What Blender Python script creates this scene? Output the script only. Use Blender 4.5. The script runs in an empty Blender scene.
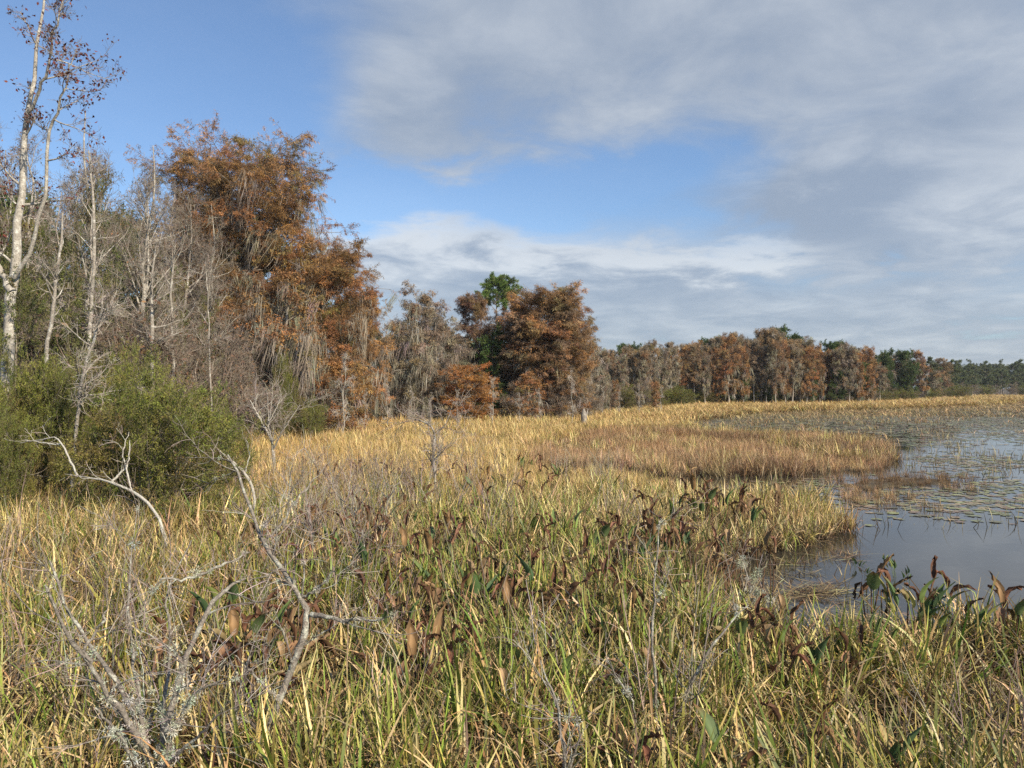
import bpy, math, random
import numpy as np
from mathutils import Vector

# ------------------------------------------------------------------ camera, sky, sun, exposure
scene = bpy.context.scene
COL = scene.collection
H_CAM, F_PX, HOR = 2.6, 770.0, 388.0
R = math.radians
SUN_AZ, SUN_EL = 134.0, 37.0          # azimuth clockwise from +Y (the view direction): from the right, behind the camera

cam_d = bpy.data.cameras.new('camera')
cam_d.sensor_fit = 'HORIZONTAL'
cam_d.sensor_width = 36.0
cam_d.lens = F_PX / 1024 * 36.0
cam_d.clip_start, cam_d.clip_end = 0.05, 9000
cam = bpy.data.objects.new('camera', cam_d)
COL.objects.link(cam)
cam.location = (0, 0, H_CAM)
cam.rotation_euler = (R(90) + math.atan((HOR - 384) / F_PX), 0, 0)
scene.camera = cam

scene.view_settings.view_transform = 'Standard'
scene.view_settings.look = 'None'
scene.view_settings.exposure = 0.54
scene.view_settings.gamma = 1.0
scene.view_settings.use_curve_mapping = False
scene.cycles.max_bounces = 6
scene.cycles.diffuse_bounces = 2
scene.cycles.glossy_bounces = 3
scene.cycles.transmission_bounces = 4
scene.cycles.transparent_max_bounces = 8
scene.cycles.use_denoising = False
SKY_STRENGTH = 0.1

world = bpy.data.worlds.new('World')
scene.world = world
world.use_nodes = True


class NT:
    """small helper to write node maths"""
    def __init__(s, tree):
        s.t = tree
        s.n = tree.nodes
        s.l = tree.links
    def node(s, typ, **kw):
        n = s.n.new(typ)
        for k, v in kw.items():
            setattr(n, k, v)
        return n
    def put(s, sock, v):
        if v is None:
            return
        if hasattr(v, 'is_linked'):
            s.l.new(v, sock)
        else:
            sock.default_value = v
    def m(s, op, a, b=None, c=None, clamp=False):
        n = s.node('ShaderNodeMath', operation=op, use_clamp=clamp)
        for i, v in enumerate((a, b, c)):
            s.put(n.inputs[i], v)
        return n.outputs[0]
    def mix(s, f, a, b, blend='MIX'):
        n = s.node('ShaderNodeMix', data_type='RGBA', blend_type=blend)
        s.put(n.inputs[0], f)
        for i, v in ((6, a), (7, b)):
            if isinstance(v, tuple) and len(v) == 3:
                v = v + (1,)
            s.put(n.inputs[i], v)
        return n.outputs[2]
    def noise(s, vec, scale, detail=4, rough=.5, dist=0, dims='3D'):
        n = s.node('ShaderNodeTexNoise', noise_dimensions=dims)
        if vec is not None:
            s.l.new(vec, n.inputs['Vector'])
        n.inputs['Scale'].default_value = scale
        n.inputs['Detail'].default_value = detail
        n.inputs['Roughness'].default_value = rough
        n.inputs['Distortion'].default_value = dist
        return n
    def ramp(s, f, lo, hi, a=0.0, b=1.0, smooth=True):
        n = s.node('ShaderNodeMapRange', interpolation_type='SMOOTHSTEP' if smooth else 'LINEAR')
        s.put(n.inputs[0], f)
        for i, v in enumerate((lo, hi, a, b)):
            n.inputs[i + 1].default_value = v
        return n.outputs[0]


def build_sky():
    t = NT(world.node_tree)
    t.n.clear()
    out = t.node('ShaderNodeOutputWorld')
    bg = t.node('ShaderNodeBackground')
    bg.inputs[1].default_value = SKY_STRENGTH
    sky = t.node('ShaderNodeTexSky', sky_type='NISHITA')
    sky.sun_disc = False
    sky.sun_elevation = R(SUN_EL)
    sky.sun_rotation = R(SUN_AZ)
    sky.air_density, sky.dust_density, sky.ozone_density = 1.0, 0.6, 2.0
    tc = t.node('ShaderNodeTexCoord')
    sep = t.node('ShaderNodeSeparateXYZ')
    t.l.new(tc.outputs['Generated'], sep.inputs[0])
    x, y, z = sep.outputs
    az = t.m('MULTIPLY', t.m('ARCTAN2', x, y), 57.2958)             # degrees right of the view direction
    el = t.m('MULTIPLY', t.m('ARCSINE', z), 57.2958)
    den = t.m('ADD', t.m('MAXIMUM', z, 0.0), 0.16)
    cmb = t.node('ShaderNodeCombineXYZ')
    t.put(cmb.inputs[0], t.m('DIVIDE', x, den))
    t.put(cmb.inputs[1], t.m('MULTIPLY', t.m('DIVIDE', y, den), 1.0))
    layer = cmb.outputs[0]
    n1 = t.noise(layer, 0.95, 6, .52, .25)
    n2 = t.noise(layer, 3.0, 9, .60, .35)
    wob = t.m('MULTIPLY', t.m('SUBTRACT', n1.outputs[0], .5), 12)
    azw = t.m('ADD', az, t.m('MULTIPLY', wob, 1.4))
    elw = t.m('ADD', el, t.m('MULTIPLY', t.m('SUBTRACT', n2.outputs[0], .5), 8.0))
    def blob(px, py, sx, sy, amp, tilt=0):
        a0 = math.degrees(math.atan((px - 512) / F_PX))
        e0 = math.degrees(math.atan((HOR - py) / math.hypot(F_PX, px - 512)))
        sxd, syd = sx / 13.0, sy / 13.0
        da = t.m('SUBTRACT', azw, a0)
        de = t.m('SUBTRACT', elw, e0)
        if tilt:
            de = t.m('SUBTRACT', de, t.m('MULTIPLY', da, tilt))
        q = t.m('ADD', t.m('POWER', t.m('ABSOLUTE', t.m('DIVIDE', da, sxd)), 2), t.m('POWER', t.m('ABSOLUTE', t.m('DIVIDE', de, syd)), 2))
        return t.m('MULTIPLY', t.m('EXPONENT', t.m('MULTIPLY', q, -1.0)), amp)
    dens = t.m('ADD', t.m('MULTIPLY', t.m('SUBTRACT', n1.outputs[0], .5), 1.5), t.m('MULTIPLY', t.m('SUBTRACT', n2.outputs[0], .5), 1.0))
    dens = t.m('ADD', dens, CLOUD_BASE)
    for b in CLOUD_BLOBS:
        dens = t.m('ADD', dens, blob(*b))
    dens = t.m('SUBTRACT', dens, t.m('MULTIPLY', t.ramp(el, 32, 55), 1.1))
    dens = t.m('SUBTRACT', dens, t.m('MULTIPLY', t.ramp(y, 0.2, -.3), .8))
    dens = t.m('ADD', dens, t.m('MULTIPLY', t.m('MULTIPLY', t.ramp(el, 6, 0.5), t.ramp(y, -.1, .3)), .9))
    cover = t.m('ADD', t.m('MULTIPLY', t.ramp(dens, -0.35, 0.85), .90), .10)
    shade = t.m('ADD', t.m('MULTIPLY', t.m('SUBTRACT', n2.outputs[0], .5), 1.2), 0.33)
    for b in CLOUD_LIGHT:
        shade = t.m('ADD', shade, blob(*b))
    shade = t.ramp(shade, 0.0, 1.0)
    k = 1 / SKY_STRENGTH
    ccol = t.mix(shade, tuple(c * k for c in (0.225, 0.270, 0.340)), tuple(c * k for c in (0.50, 0.525, 0.55)))
    skyc = t.mix(1.0, sky.outputs[0], SKY_GAIN, 'MULTIPLY')
    col = t.mix(t.m('MULTIPLY', cover, 0.88), skyc, ccol)
    t.l.new(col, bg.inputs[0])
    t.l.new(bg.outputs[0], out.inputs[0])


SKY_GAIN = (0.84, 0.98, 1.12, 1)
CLOUD_BASE = 0.12
CLOUD_BLOBS = [
    (140, 100, 190, 130, -1.3), (10, 230, 60, 60, .7), (345, 200, 60, 20, -.7),
    (760, -10, 420, 110, .95), (400, 100, 100, 60, .55), (440, 150, 90, 22, .25), (980, 120, 160, 60, .55),
    (600, 180, 180, 28, -.75), (520, 208, 130, 20, -.5), (690, 232, 110, 16, -.35),
    (830, 190, 130, 45, .75), (560, 285, 230, 42, 1.1), (400, 245, 80, 35, .6), (970, 235, 110, 60, .6),
    (770, 330, 300, 24, .6), (860, 288, 110, 14, -.3),
]
CLOUD_LIGHT = [
    (400, 222, 110, 30, .75), (560, 250, 90, 16, .4), (720, 258, 110, 18, .55), (1010, 190, 70, 40, .40), (830, 215, 120, 40, -.45), (560, 285, 170, 22, -.08),
    (480, 325, 300, 30, -.02), (850, 60, 190, 60, -.05), (780, 255, 60, 22, .15), (430, 130, 140, 40, -.15),
]
build_sky()

sun_d = bpy.data.lights.new('sun', 'SUN')
sun_d.energy = 5.0
sun_d.angle = R(0.53)
sun_d.color = (1.0, 0.87, 0.68)
sun = bpy.data.objects.new('sun', sun_d)
COL.objects.link(sun)
_sd = Vector((math.sin(R(SUN_AZ)) * math.cos(R(SUN_EL)), math.cos(R(SUN_AZ)) * math.cos(R(SUN_EL)), math.sin(R(SUN_EL))))
sun.rotation_euler = _sd.to_track_quat('Z', 'Y').to_euler()
sun.location = (20, -40, 40)

# ------------------------------------------------------------------ helpers
rng = np.random.default_rng(7)


def at(px, py, Y):
    """pixel of the photograph + distance -> point"""
    return np.array(((px - 512) / F_PX * Y, Y, H_CAM - (py - HOR) / F_PX * Y))


def unit(v):
    return v / np.maximum(np.linalg.norm(v, axis=-1, keepdims=True), 1e-9)


def vnoise(x, y, seed=0):
    """smooth value noise 0..1"""
    xi, yi = np.floor(x).astype(np.int64), np.floor(y).astype(np.int64)
    fx, fy = x - xi, y - yi
    fx, fy = fx * fx * (3 - 2 * fx), fy * fy * (3 - 2 * fy)
    def h(a, b):
        n = (a * 374761393 + b * 668265263 + seed * 1442695041) & 0x7fffffff
        n = ((n ^ (n >> 13)) * 1274126177) & 0x7fffffff
        return ((n ^ (n >> 16)) & 0xffff) / 65535.0
    return (h(xi, yi) * (1 - fx) + h(xi + 1, yi) * fx) * (1 - fy) + (h(xi, yi + 1) * (1 - fx) + h(xi + 1, yi + 1) * fx) * fy


class MB:
    def __init__(s):
        s.v, s.f, s.c, s.n = [], [], [], 0
    def add(s, v, f, c):
        v = np.asarray(v, np.float32).reshape(-1, 3)
        c = np.broadcast_to(np.asarray(c, np.float32), (len(v), 3)) if np.ndim(c) < 2 or len(c) != len(v) else np.asarray(c, np.float32)
        s.v.append(v)
        s.f.append(np.asarray(f, np.int32).reshape(-1, 4) + s.n)
        s.c.append(c)
        s.n += len(v)
    def mesh(s, name, mat, smooth=False):
        me = bpy.data.meshes.new(name)
        if s.n == 0:
            return me
        v, f, c = np.concatenate(s.v), np.concatenate(s.f), np.concatenate(s.c)
        me.vertices.add(len(v))
        me.vertices.foreach_set('co', v.ravel())
        me.loops.add(f.size)
        me.loops.foreach_set('vertex_index', f.ravel())
        me.polygons.add(len(f))
        me.polygons.foreach_set('loop_start', np.arange(0, f.size, 4, dtype=np.int32))
        if smooth:
            me.polygons.foreach_set('use_smooth', np.ones(len(f), bool))
        a = me.attributes.new('col', 'FLOAT_COLOR', 'POINT')
        a.data.foreach_set('color', np.concatenate([c, np.ones((len(c), 1), np.float32)], 1).ravel())
        me.materials.append(mat)
        me.update()
        return me

    def tubes(s, P, Rad, sides, col):
        """P (n,k,3) polylines, Rad (n,k)"""
        P = np.asarray(P, float)
        if P.ndim == 2:
            P = P[None]
        n, k, _ = P.shape
        Rad = np.broadcast_to(np.asarray(Rad, float), (n, k))
        T = unit(np.gradient(P, axis=1))
        mean = unit(P[:, -1] - P[:, 0])
        ax = np.eye(3)[np.argmin(np.abs(mean), axis=1)]
        U = unit(np.cross(T, ax[:, None, :]))
        V = np.cross(T, U)
        a = np.arange(sides) / sides * 2 * np.pi
        ring = P[:, :, None, :] + Rad[:, :, None, None] * (np.cos(a)[None, None, :, None] * U[:, :, None, :] + np.sin(a)[None, None, :, None] * V[:, :, None, :])
        idx = np.arange(n * k * sides).reshape(n, k, sides)
        nx = np.roll(idx, -1, axis=2)
        f = np.stack([idx[:, :-1], nx[:, :-1], nx[:, 1:], idx[:, 1:]], -1)
        col = np.asarray(col, float)
        if col.ndim == 2 and len(col) == n:
            c = np.repeat(col, k * sides, axis=0)
        else:
            c = np.broadcast_to(col, (n * k * sides, 3))
        s.add(ring, f, c)

    def ribbons(s, P, W, side, col):
        """P (n,k,3), W (n,k) half widths, side (n,3) or (n,k,3), col (n,3) or (n,k,3)"""
        n, k, _ = P.shape
        if side.ndim == 2:
            side = side[:, None, :]
        A, B = P - side * W[..., None], P + side * W[..., None]
        v = np.stack([A, B], 2)
        idx = np.arange(n * k * 2).reshape(n, k, 2)
        f = np.stack([idx[:, :-1, 0], idx[:, :-1, 1], idx[:, 1:, 1], idx[:, 1:, 0]], -1)
        if col.ndim == 2:
            col = np.repeat(col[:, None, :], k, 1)
        s.add(v, f, np.repeat(col, 2, axis=1).reshape(-1, 3))

    def leaves(s, P, D, L, W, col, r, bend=.25):
        """kite leaves: base point P, direction D, length L, width W (arrays of n)"""
        n = len(P)
        D = unit(D)
        S = unit(np.cross(D, r.normal(size=(n, 3))))
        N = np.cross(D, S)
        L, W = np.broadcast_to(L, n)[:, None], np.broadcast_to(W, n)[:, None]
        mid = P + D * L * .45
        v = np.stack([P, mid + S * W * .5 + N * W * bend, P + D * L, mid - S * W * .5 + N * W * bend], 1)
        f = np.arange(n * 4).reshape(n, 4)
        s.add(v, f, np.repeat(col, 4, axis=0))


def grow(S, D, L, K, wob, up, r):
    """polylines of K steps from S along D; up may be negative (drooping)"""
    n = len(S)
    P = np.zeros((n, K + 1, 3))
    P[:, 0] = S
    d = unit(np.asarray(D, float))
    up = np.broadcast_to(up, n)
    for i in range(K):
        d = d + r.normal(size=(n, 3)) * wob
        d[:, 2] += up
        d = unit(d)
        P[:, i + 1] = P[:, i] + d * (np.asarray(L) / K)[:, None]
    return P


def spawn(P, Rad, per, t0, t1, ang, asd, r, flat=1.0):
    """children along the parent polylines -> starts, dirs, parent index, t, parent radius"""
    n, k, _ = P.shape
    pi = np.repeat(np.arange(n), per)
    m = len(pi)
    t = r.uniform(t0, t1, m)
    x = t * (k - 1)
    i = np.minimum(x.astype(int), k - 2)
    f = (x - i)[:, None]
    S = P[pi, i] * (1 - f) + P[pi, i + 1] * f
    T = unit(P[pi, i + 1] - P[pi, i])
    Rr = Rad[pi, i] * (1 - f[:, 0]) + Rad[pi, i + 1] * f[:, 0]
    q = r.normal(size=(m, 3))
    q[:, 2] *= flat
    q = unit(q - (q * T).sum(1, keepdims=True) * T)
    a = np.radians(np.clip(r.normal(ang, asd, m), 8, 100))[:, None]
    return S, T * np.cos(a) + q * np.sin(a), pi, t, Rr


def taper(r0, r1, n, k, p=1.0):
    t = np.linspace(0, 1, k) ** p
    return np.asarray(r0).reshape(-1, 1) * (1 - t) + np.asarray(r1).reshape(-1, 1) * t


def pick(pal, w, n, r, jit=.18):
    pal = np.asarray(pal, float)
    w = np.asarray(w, float)
    c = pal[r.choice(len(pal), n, p=w / w.sum())]
    return np.clip(c * np.exp(r.normal(0, jit, (n, 1))) * (1 + r.normal(0, .06, (n, 3))), 0.003, .9)


# ------------------------------------------------------------------ materials
def mat_leaf(name, trans=.3, rough=.55, instancer=False, spec=.3):
    m = bpy.data.materials.new(name)
    m.use_nodes = True
    t = NT(m.node_tree)
    t.n.clear()
    out = t.node('ShaderNodeOutputMaterial')
    a = t.node('ShaderNodeAttribute', attribute_name='col')
    c = a.outputs['Color']
    if instancer:
        b = t.node('ShaderNodeAttribute', attribute_name='tint', attribute_type='INSTANCER')
        c = t.mix(1.0, c, b.outputs['Color'], 'MULTIPLY')
    p = t.node('ShaderNodeBsdfPrincipled')
    t.l.new(c, p.inputs['Base Color'])
    p.inputs['Roughness'].default_value = rough
    p.inputs['Specular IOR Level'].default_value = spec
    if trans:
        tr = t.node('ShaderNodeBsdfTranslucent')
        t.l.new(c, tr.inputs[0])
        mx = t.node('ShaderNodeMixShader')
        mx.inputs[0].default_value = trans
        t.l.new(p.outputs[0], mx.inputs[1])
        t.l.new(tr.outputs[0], mx.inputs[2])
        t.l.new(mx.outputs[0], out.inputs[0])
    else:
        t.l.new(p.outputs[0], out.inputs[0])
    return m


def mat_bark(name, patch=(.55, .55, .47), amount=.35, scale=5.0):
    """bark: colour from the mesh, mottled, with pale lichen patches"""
    m = bpy.data.materials.new(name)
    m.use_nodes = True
    t = NT(m.node_tree)
    t.n.clear()
    out = t.node('ShaderNodeOutputMaterial')
    a = t.node('ShaderNodeAttribute', attribute_name='col')
    tc = t.node('ShaderNodeTexCoord')
    n = t.noise(tc.outputs['Object'], scale, 5, .65)
    n2 = t.noise(tc.outputs['Object'], scale * 4.3, 3, .6)
    f = t.ramp(n.outputs[0], .5, .62, 0, amount)
    c = t.mix(f, a.outputs['Color'], patch)
    v = t.ramp(n2.outputs[0], .3, .7, .55, 1.25, False)
    cc = t.node('ShaderNodeVectorMath', operation='SCALE')
    t.l.new(c, cc.inputs[0])
    t.l.new(v, cc.inputs['Scale'])
    p = t.node('ShaderNodeBsdfPrincipled')
    t.l.new(cc.outputs[0], p.inputs['Base Color'])
    p.inputs['Roughness'].default_value = .9
    p.inputs['Specular IOR Level'].default_value = .15
    bm = t.node('ShaderNodeBump')
    bm.inputs['Strength'].default_value = .6
    bm.inputs['Distance'].default_value = .02
    t.l.new(n2.outputs[0], bm.inputs['Height'])
    t.l.new(bm.outputs[0], p.inputs['Normal'])
    t.l.new(p.outputs[0], out.inputs[0])
    return m


M_GRASS = mat_leaf('marsh_grass_blades', .16, .5, True, .35)
M_LEAF = mat_leaf('tree_leaves', .25, .6)
M_MOSS = mat_leaf('hanging_moss', .2, .9, spec=.1)
M_ARUM = mat_leaf('arum_leaf', .12, .6, spec=.2)
M_BARK = mat_bark('grey_bark')
M_PALE = mat_bark('pale_lichened_bark', (.62, .61, .55), .6, 6)
M_DEAD = mat_bark('dead_wood', (.50, .51, .43), .7, 14)
M_TWIG = mat_leaf('twigs', 0, .9, spec=.1)
M_LICHEN = mat_leaf('lichen', .15, .95, spec=.05)


def mat_ground():
    m = bpy.data.materials.new('wet_peat')
    m.use_nodes = True
    t = NT(m.node_tree)
    p = t.n['Principled BSDF']
    tc = t.node('ShaderNodeTexCoord')
    n = t.noise(tc.outputs['Object'], 1.7, 6, .7)
    n2 = t.noise(tc.outputs['Object'], .12, 3, .5)
    c = t.mix(t.ramp(n.outputs[0], .35, .7), (.030, .022, .014), (.105, .078, .045))
    c = t.mix(t.ramp(n2.outputs[0], .4, .65, 0, .4), c, (.09, .075, .03))
    t.l.new(c, p.inputs['Base Color'])
    p.inputs['Roughness'].default_value = .85
    b = t.node('ShaderNodeBump')
    b.inputs['Distance'].default_value = .05
    t.l.new(n.outputs[0], b.inputs['Height'])
    t.l.new(b.outputs[0], p.inputs['Normal'])
    return m


def mat_water():
    m = bpy.data.materials.new('still_dark_water')
    m.use_nodes = True
    t = NT(m.node_tree)
    p = t.n['Principled BSDF']
    tc = t.node('ShaderNodeTexCoord')
    n = t.noise(tc.outputs['Object'], 3.0, 3, .5)
    n2 = t.noise(tc.outputs['Object'], .5, 3, .5)
    p.inputs['Base Color'].default_value = (.034, .031, .024, 1)
    t.put(p.inputs['Roughness'], t.ramp(n2.outputs[0], .35, .7, .02, .10))
    p.inputs['IOR'].default_value = 1.42
    p.inputs['Specular IOR Level'].default_value = .5
    b = t.node('ShaderNodeBump')
    b.inputs['Strength'].default_value = .12
    b.inputs['Distance'].default_value = .01
    t.l.new(n.outputs[0], b.inputs['Height'])
    t.l.new(b.outputs[0], p.inputs['Normal'])
    return m


# ------------------------------------------------------------------ object helpers
def link(name, data, parent=None):
    o = bpy.data.objects.new(name, data)
    COL.objects.link(o)
    if parent is not None:
        o.parent = parent
    return o


def tag(o, label=None, cat=None, group=None, kind=None):
    for k, v in (('label', label), ('category', cat), ('group', group), ('kind', kind)):
        if v:
            o[k] = v
    return o


def ordinal(i):
    w = ['first', 'second', 'third', 'fourth', 'fifth', 'sixth', 'seventh', 'eighth', 'ninth', 'tenth', 'eleventh', 'twelfth']
    if i < 12:
        return w[i]
    k = i + 1
    return '%d%s' % (k, 'th' if 10 <= k % 100 <= 20 else {1: 'st', 2: 'nd', 3: 'rd'}.get(k % 10, 'th'))


PENDING = []     # (object, px, description, place) labelled in order at the end


def place(name, parts, loc, scale=(1, 1, 1), rz=0.0):
    """a thing: an Empty at the base and one mesh object for each part; parts = {part name or part/sub-part: mesh}"""
    e = link(name, None)
    e.empty_display_size = .3
    e.location = loc
    e.scale = scale
    e.rotation_euler = (0, 0, rz)
    done = {}
    for pn, me in parts.items():
        up, _, sub = pn.rpartition('/')
        done[pn] = link(sub, me, done[up] if up else e)
    return e


SIZES = {}


def size_of(parts):
    """measured height and crown width of a prototype"""
    key = parts[next(iter(parts))].name
    if key not in SIZES:
        v = []
        for pn, me in parts.items():
            if 'moss' in pn:
                continue
            a = np.zeros(len(me.vertices) * 3, np.float32)
            me.vertices.foreach_get('co', a)
            v.append(a.reshape(-1, 3))
        v = np.concatenate(v)
        SIZES[key] = (float(np.percentile(v[:, 2], 99.85)), 2 * float(np.percentile(np.hypot(v[:, 0], v[:, 1]), 96)))
    return SIZES[key]


# ------------------------------------------------------------------ the ground plan of the marsh (given as points on the ground seen in the photo)
def gp(x, y):
    y = np.maximum(y, .5)
    return 512 + F_PX * x / y, HOR + F_PX * H_CAM / y


def inside(px, py, poly):
    c = np.zeros(np.shape(px), bool)
    n = len(poly)
    for i in range(n):
        x1, y1 = poly[i]
        x2, y2 = poly[(i + 1) % n]
        if y1 == y2:
            continue
        k = ((y1 > py) != (y2 > py)) & (px < (x2 - x1) * (py - y1) / (y2 - y1) + x1)
        c ^= k
    return c


WATER = [(540, 472), (600, 467), (660, 474), (720, 478), (800, 477), (870, 471), (905, 462), (905, 452), (880, 446), (810, 438), (740, 434), (700, 430),
         (690, 422), (740, 415), (900, 409), (1024, 404), (1400, 401), (2600, 480), (2600, 690), (1300, 672), (1030, 668), (940, 664), (880, 674), (800, 684), (745, 660),
         (715, 625), (690, 585), (700, 562), (770, 552), (826, 541), (844, 528), (826, 515), (790, 508), (740, 502), (690, 497), (640, 484), (580, 478)]
ISLAND = [(520, 474), (600, 474), (660, 482), (720, 486), (800, 485), (860, 479), (912, 466), (915, 450), (870, 443), (800, 436), (740, 436), (680, 432), (600, 437), (540, 448)]
ISLET = [(860, 496), (905, 486), (962, 484), (972, 478), (930, 475), (880, 478), (840, 484)]
REEDS = [(700, 436), (680, 424), (740, 414), (900, 408.5), (1024, 403.5), (1500, 400), (1500, 425), (1024, 436), (930, 444), (800, 440)]
PADS = [(690, 500), (760, 484), (900, 474), (940, 455), (880, 440), (690, 432), (690, 420), (740, 413), (900, 407), (1024, 402), (1600, 400), (1700, 540), (1024, 527), (940, 520), (880, 527), (860, 515), (760, 500)]
MAT_ = [(715, 570), (760, 552), (835, 545), (880, 556), (830, 580), (930, 636), (1024, 640), (1300, 650), (1300, 690), (880, 690), (790, 700), (740, 660), (705, 600)]
PENIN = [(600, 492), (690, 495), (790, 506), (828, 515), (846, 528), (828, 542), (770, 554), (690, 566), (640, 540)]
FOREST = [(-3000, 540), (-200, 500), (60, 487), (230, 470), (265, 452), (300, 440), (340, 432), (410, 427), (470, 424), (600, 421), (640, 412), (690, 408), (860, 405), (950, 399),
          (1030, 395.2), (2600, 393), (2600, 388.2), (-3000, 388.2)]


def jittered(x, y):
    s = 0.16 + 0.012 * y
    jx = (vnoise(x * .9 + 11, y * .9, 3) - .5) * 2.2 + (vnoise(x * 3.1, y * 3.1, 5) - .5) * .8
    jy = (vnoise(x * .9 + 51, y * .9, 4) - .5) * 2.2 + (vnoise(x * 3.1, y * 3.1 + 7, 6) - .5) * .8
    return x + jx * s * 1.1, y + jy * s * 1.6


def zones(x, y):
    """0 marsh, 1 open water, 2 island, 3 reeds in water, 4 peninsula, 5 forest, 6 islet"""
    jx, jy = jittered(x, y)
    px, py = gp(jx, jy)
    z = np.zeros(np.shape(x), int)
    z[inside(px, py, WATER)] = 1
    z[inside(px, py, REEDS)] = 3
    z[inside(px, py, ISLAND) & (z != 1)] = 2
    z[inside(px, py, PENIN)] = 4
    z[inside(px, py, FOREST)] = 5
    z[inside(px, py, ISLET)] = 6
    z[y < 1.5] = 0
    return z


def build_ground():
    r = np.concatenate([[0.6], np.geomspace(1.2, 130, 230), np.geomspace(140, 4000, 24)])
    th = np.radians(np.concatenate([np.linspace(-46, 46, 330), np.linspace(50, 310, 60)]))
    X = r[:, None] * np.sin(th)[None]
    Y = r[:, None] * np.cos(th)[None]
    zz = zones(X, np.maximum(Y, .5))
    h = np.where((zz == 1) | (zz == 3), -0.30, 0.05)
    h = np.where((zz == 2) | (zz == 4) | (zz == 6), 0.03, h)
    h = np.where(Y < 1.5, .05, h)
    k = np.pad(h, 1, mode='edge')
    h = (k[1:-1, 1:-1] * 2 + k[:-2, 1:-1] + k[2:, 1:-1] + k[1:-1, :-2] + k[1:-1, 2:]) / 6
    h = h + np.where(h > -.1, (vnoise(X * 1.3, Y * 1.3, 9) - .5) * .06, 0)
    nr, nt = X.shape
    idx = np.arange(nr * nt).reshape(nr, nt)
    f = np.stack([idx[:-1], np.roll(idx, -1, 1)[:-1], np.roll(idx, -1, 1)[1:], idx[1:]], -1).reshape(-1, 4)[:, ::-1]
    b = MB()
    b.add(np.stack([X, Y, h], -1), f, (.1, .08, .05))
    o = link('ground', b.mesh('ground', mat_ground(), True))
    tag(o, kind='structure')
    b = MB()
    s = 4000
    b.add([(-s, -s, 0), (s, -s, 0), (s, s, 0), (-s, s, 0)], [(0, 1, 2, 3)], (0, 0, 0))
    o = link('water', b.mesh('water', mat_water()))
    tag(o, kind='structure')


build_ground()

# ------------------------------------------------------------------ grasses: tufts of blades
GREEN = [(.155, .200, .036), (.27, .275, .055), (.105, .145, .028), (.42, .36, .09)]
STRAW = [(.54, .41, .20), (.64, .51, .28), (.45, .31, .145), (.35, .23, .11)]
GOLD = [(.56, .41, .18), (.64, .49, .24), (.46, .315, .13), (.36, .23, .10)]
BROWN = [(.13, .08, .045), (.20, .125, .07), (.085, .055, .035)]
RUST = [(.36, .245, .135), (.28, .175, .095), (.45, .33, .185), (.21, .135, .08)]
GREY = [(.27, .23, .18), (.34, .30, .25), (.20, .165, .13)]


def blades(b, n, spread, hmin, hmax, wid, pal, wts, r, lean=(4, 22), bend=(10, 90), K=6, tipdry=None):
    base = np.zeros((n, 3))
    rr, aa = spread * np.sqrt(r.uniform(size=n)), r.uniform(0, 2 * np.pi, n)
    base[:, 0], base[:, 1], base[:, 2] = rr * np.cos(aa), rr * np.sin(aa), -.06
    az = r.uniform(0, 2 * np.pi, n)
    L = r.uniform(hmin, hmax, n)
    th0 = np.radians(r.uniform(lean[0], lean[1], n))
    bd = np.radians(bend[0] + (bend[1] - bend[0]) * r.uniform(size=n) ** 1.6)
    t = np.linspace(0, 1, K + 1)
    th = th0[:, None] + bd[:, None] * (t[None] ** 2)
    kink = r.uniform(size=n) < .16
    kp = r.uniform(.35, .8, n)
    th = th + np.where(kink[:, None] & (t[None] > kp[:, None]), np.radians(r.uniform(50, 110, n))[:, None], 0)
    ds = L[:, None] / K
    hx = np.concatenate([np.zeros((n, 1)), np.cumsum(np.sin(th[:, :-1]) * ds, 1)], 1)
    hz = np.concatenate([np.zeros((n, 1)), np.cumsum(np.cos(th[:, :-1]) * ds, 1)], 1)
    P = base[:, None, :] + np.stack([hx * np.cos(az)[:, None], hx * np.sin(az)[:, None], hz], -1)
    tw = az + np.pi / 2 + r.normal(0, .5, n)
    side = np.stack([np.cos(tw), np.sin(tw), np.zeros(n)], -1)
    prof = np.array([.75, 1, 1, .9, .72, .45, .06]) if K == 6 else np.interp(t, [0, .2, .6, 1], [.75, 1, .85, .06])
    W = wid[0] + (wid[1] - wid[0]) * r.uniform(size=(n, 1))
    c = pick(pal, wts, n, r, .28)
    cc = np.repeat(c[:, None, :], K + 1, 1)
    dry = np.array(tipdry if tipdry is not None else (.50, .37, .17))
    w = np.clip((t[None, :, None] - r.uniform(.45, 1.1, n)[:, None, None]) * 2.2, 0, .85)
    cc = cc * (1 - w) + dry * w
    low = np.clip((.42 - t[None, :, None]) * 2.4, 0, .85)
    cc = cc * (1 - low) + np.array((.055, .036, .022)) * low  # blade feet: dead-base brown, darkened further to paint shade into the gaps
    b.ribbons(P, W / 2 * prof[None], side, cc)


def tuft_set(name, count, fn, mat=None):
    out = []
    for i in range(count):
        b = MB()
        fn(b, np.random.default_rng(hash_name(name) + i))
        o = bpy.data.objects.new('%s_tuft' % name, b.mesh(name, mat or M_GRASS))   # source geometry only, never linked to the scene
        out.append(o)
    return out


def hash_name(s):
    return sum(ord(c) * (i + 3) for i, c in enumerate(s))


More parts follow.
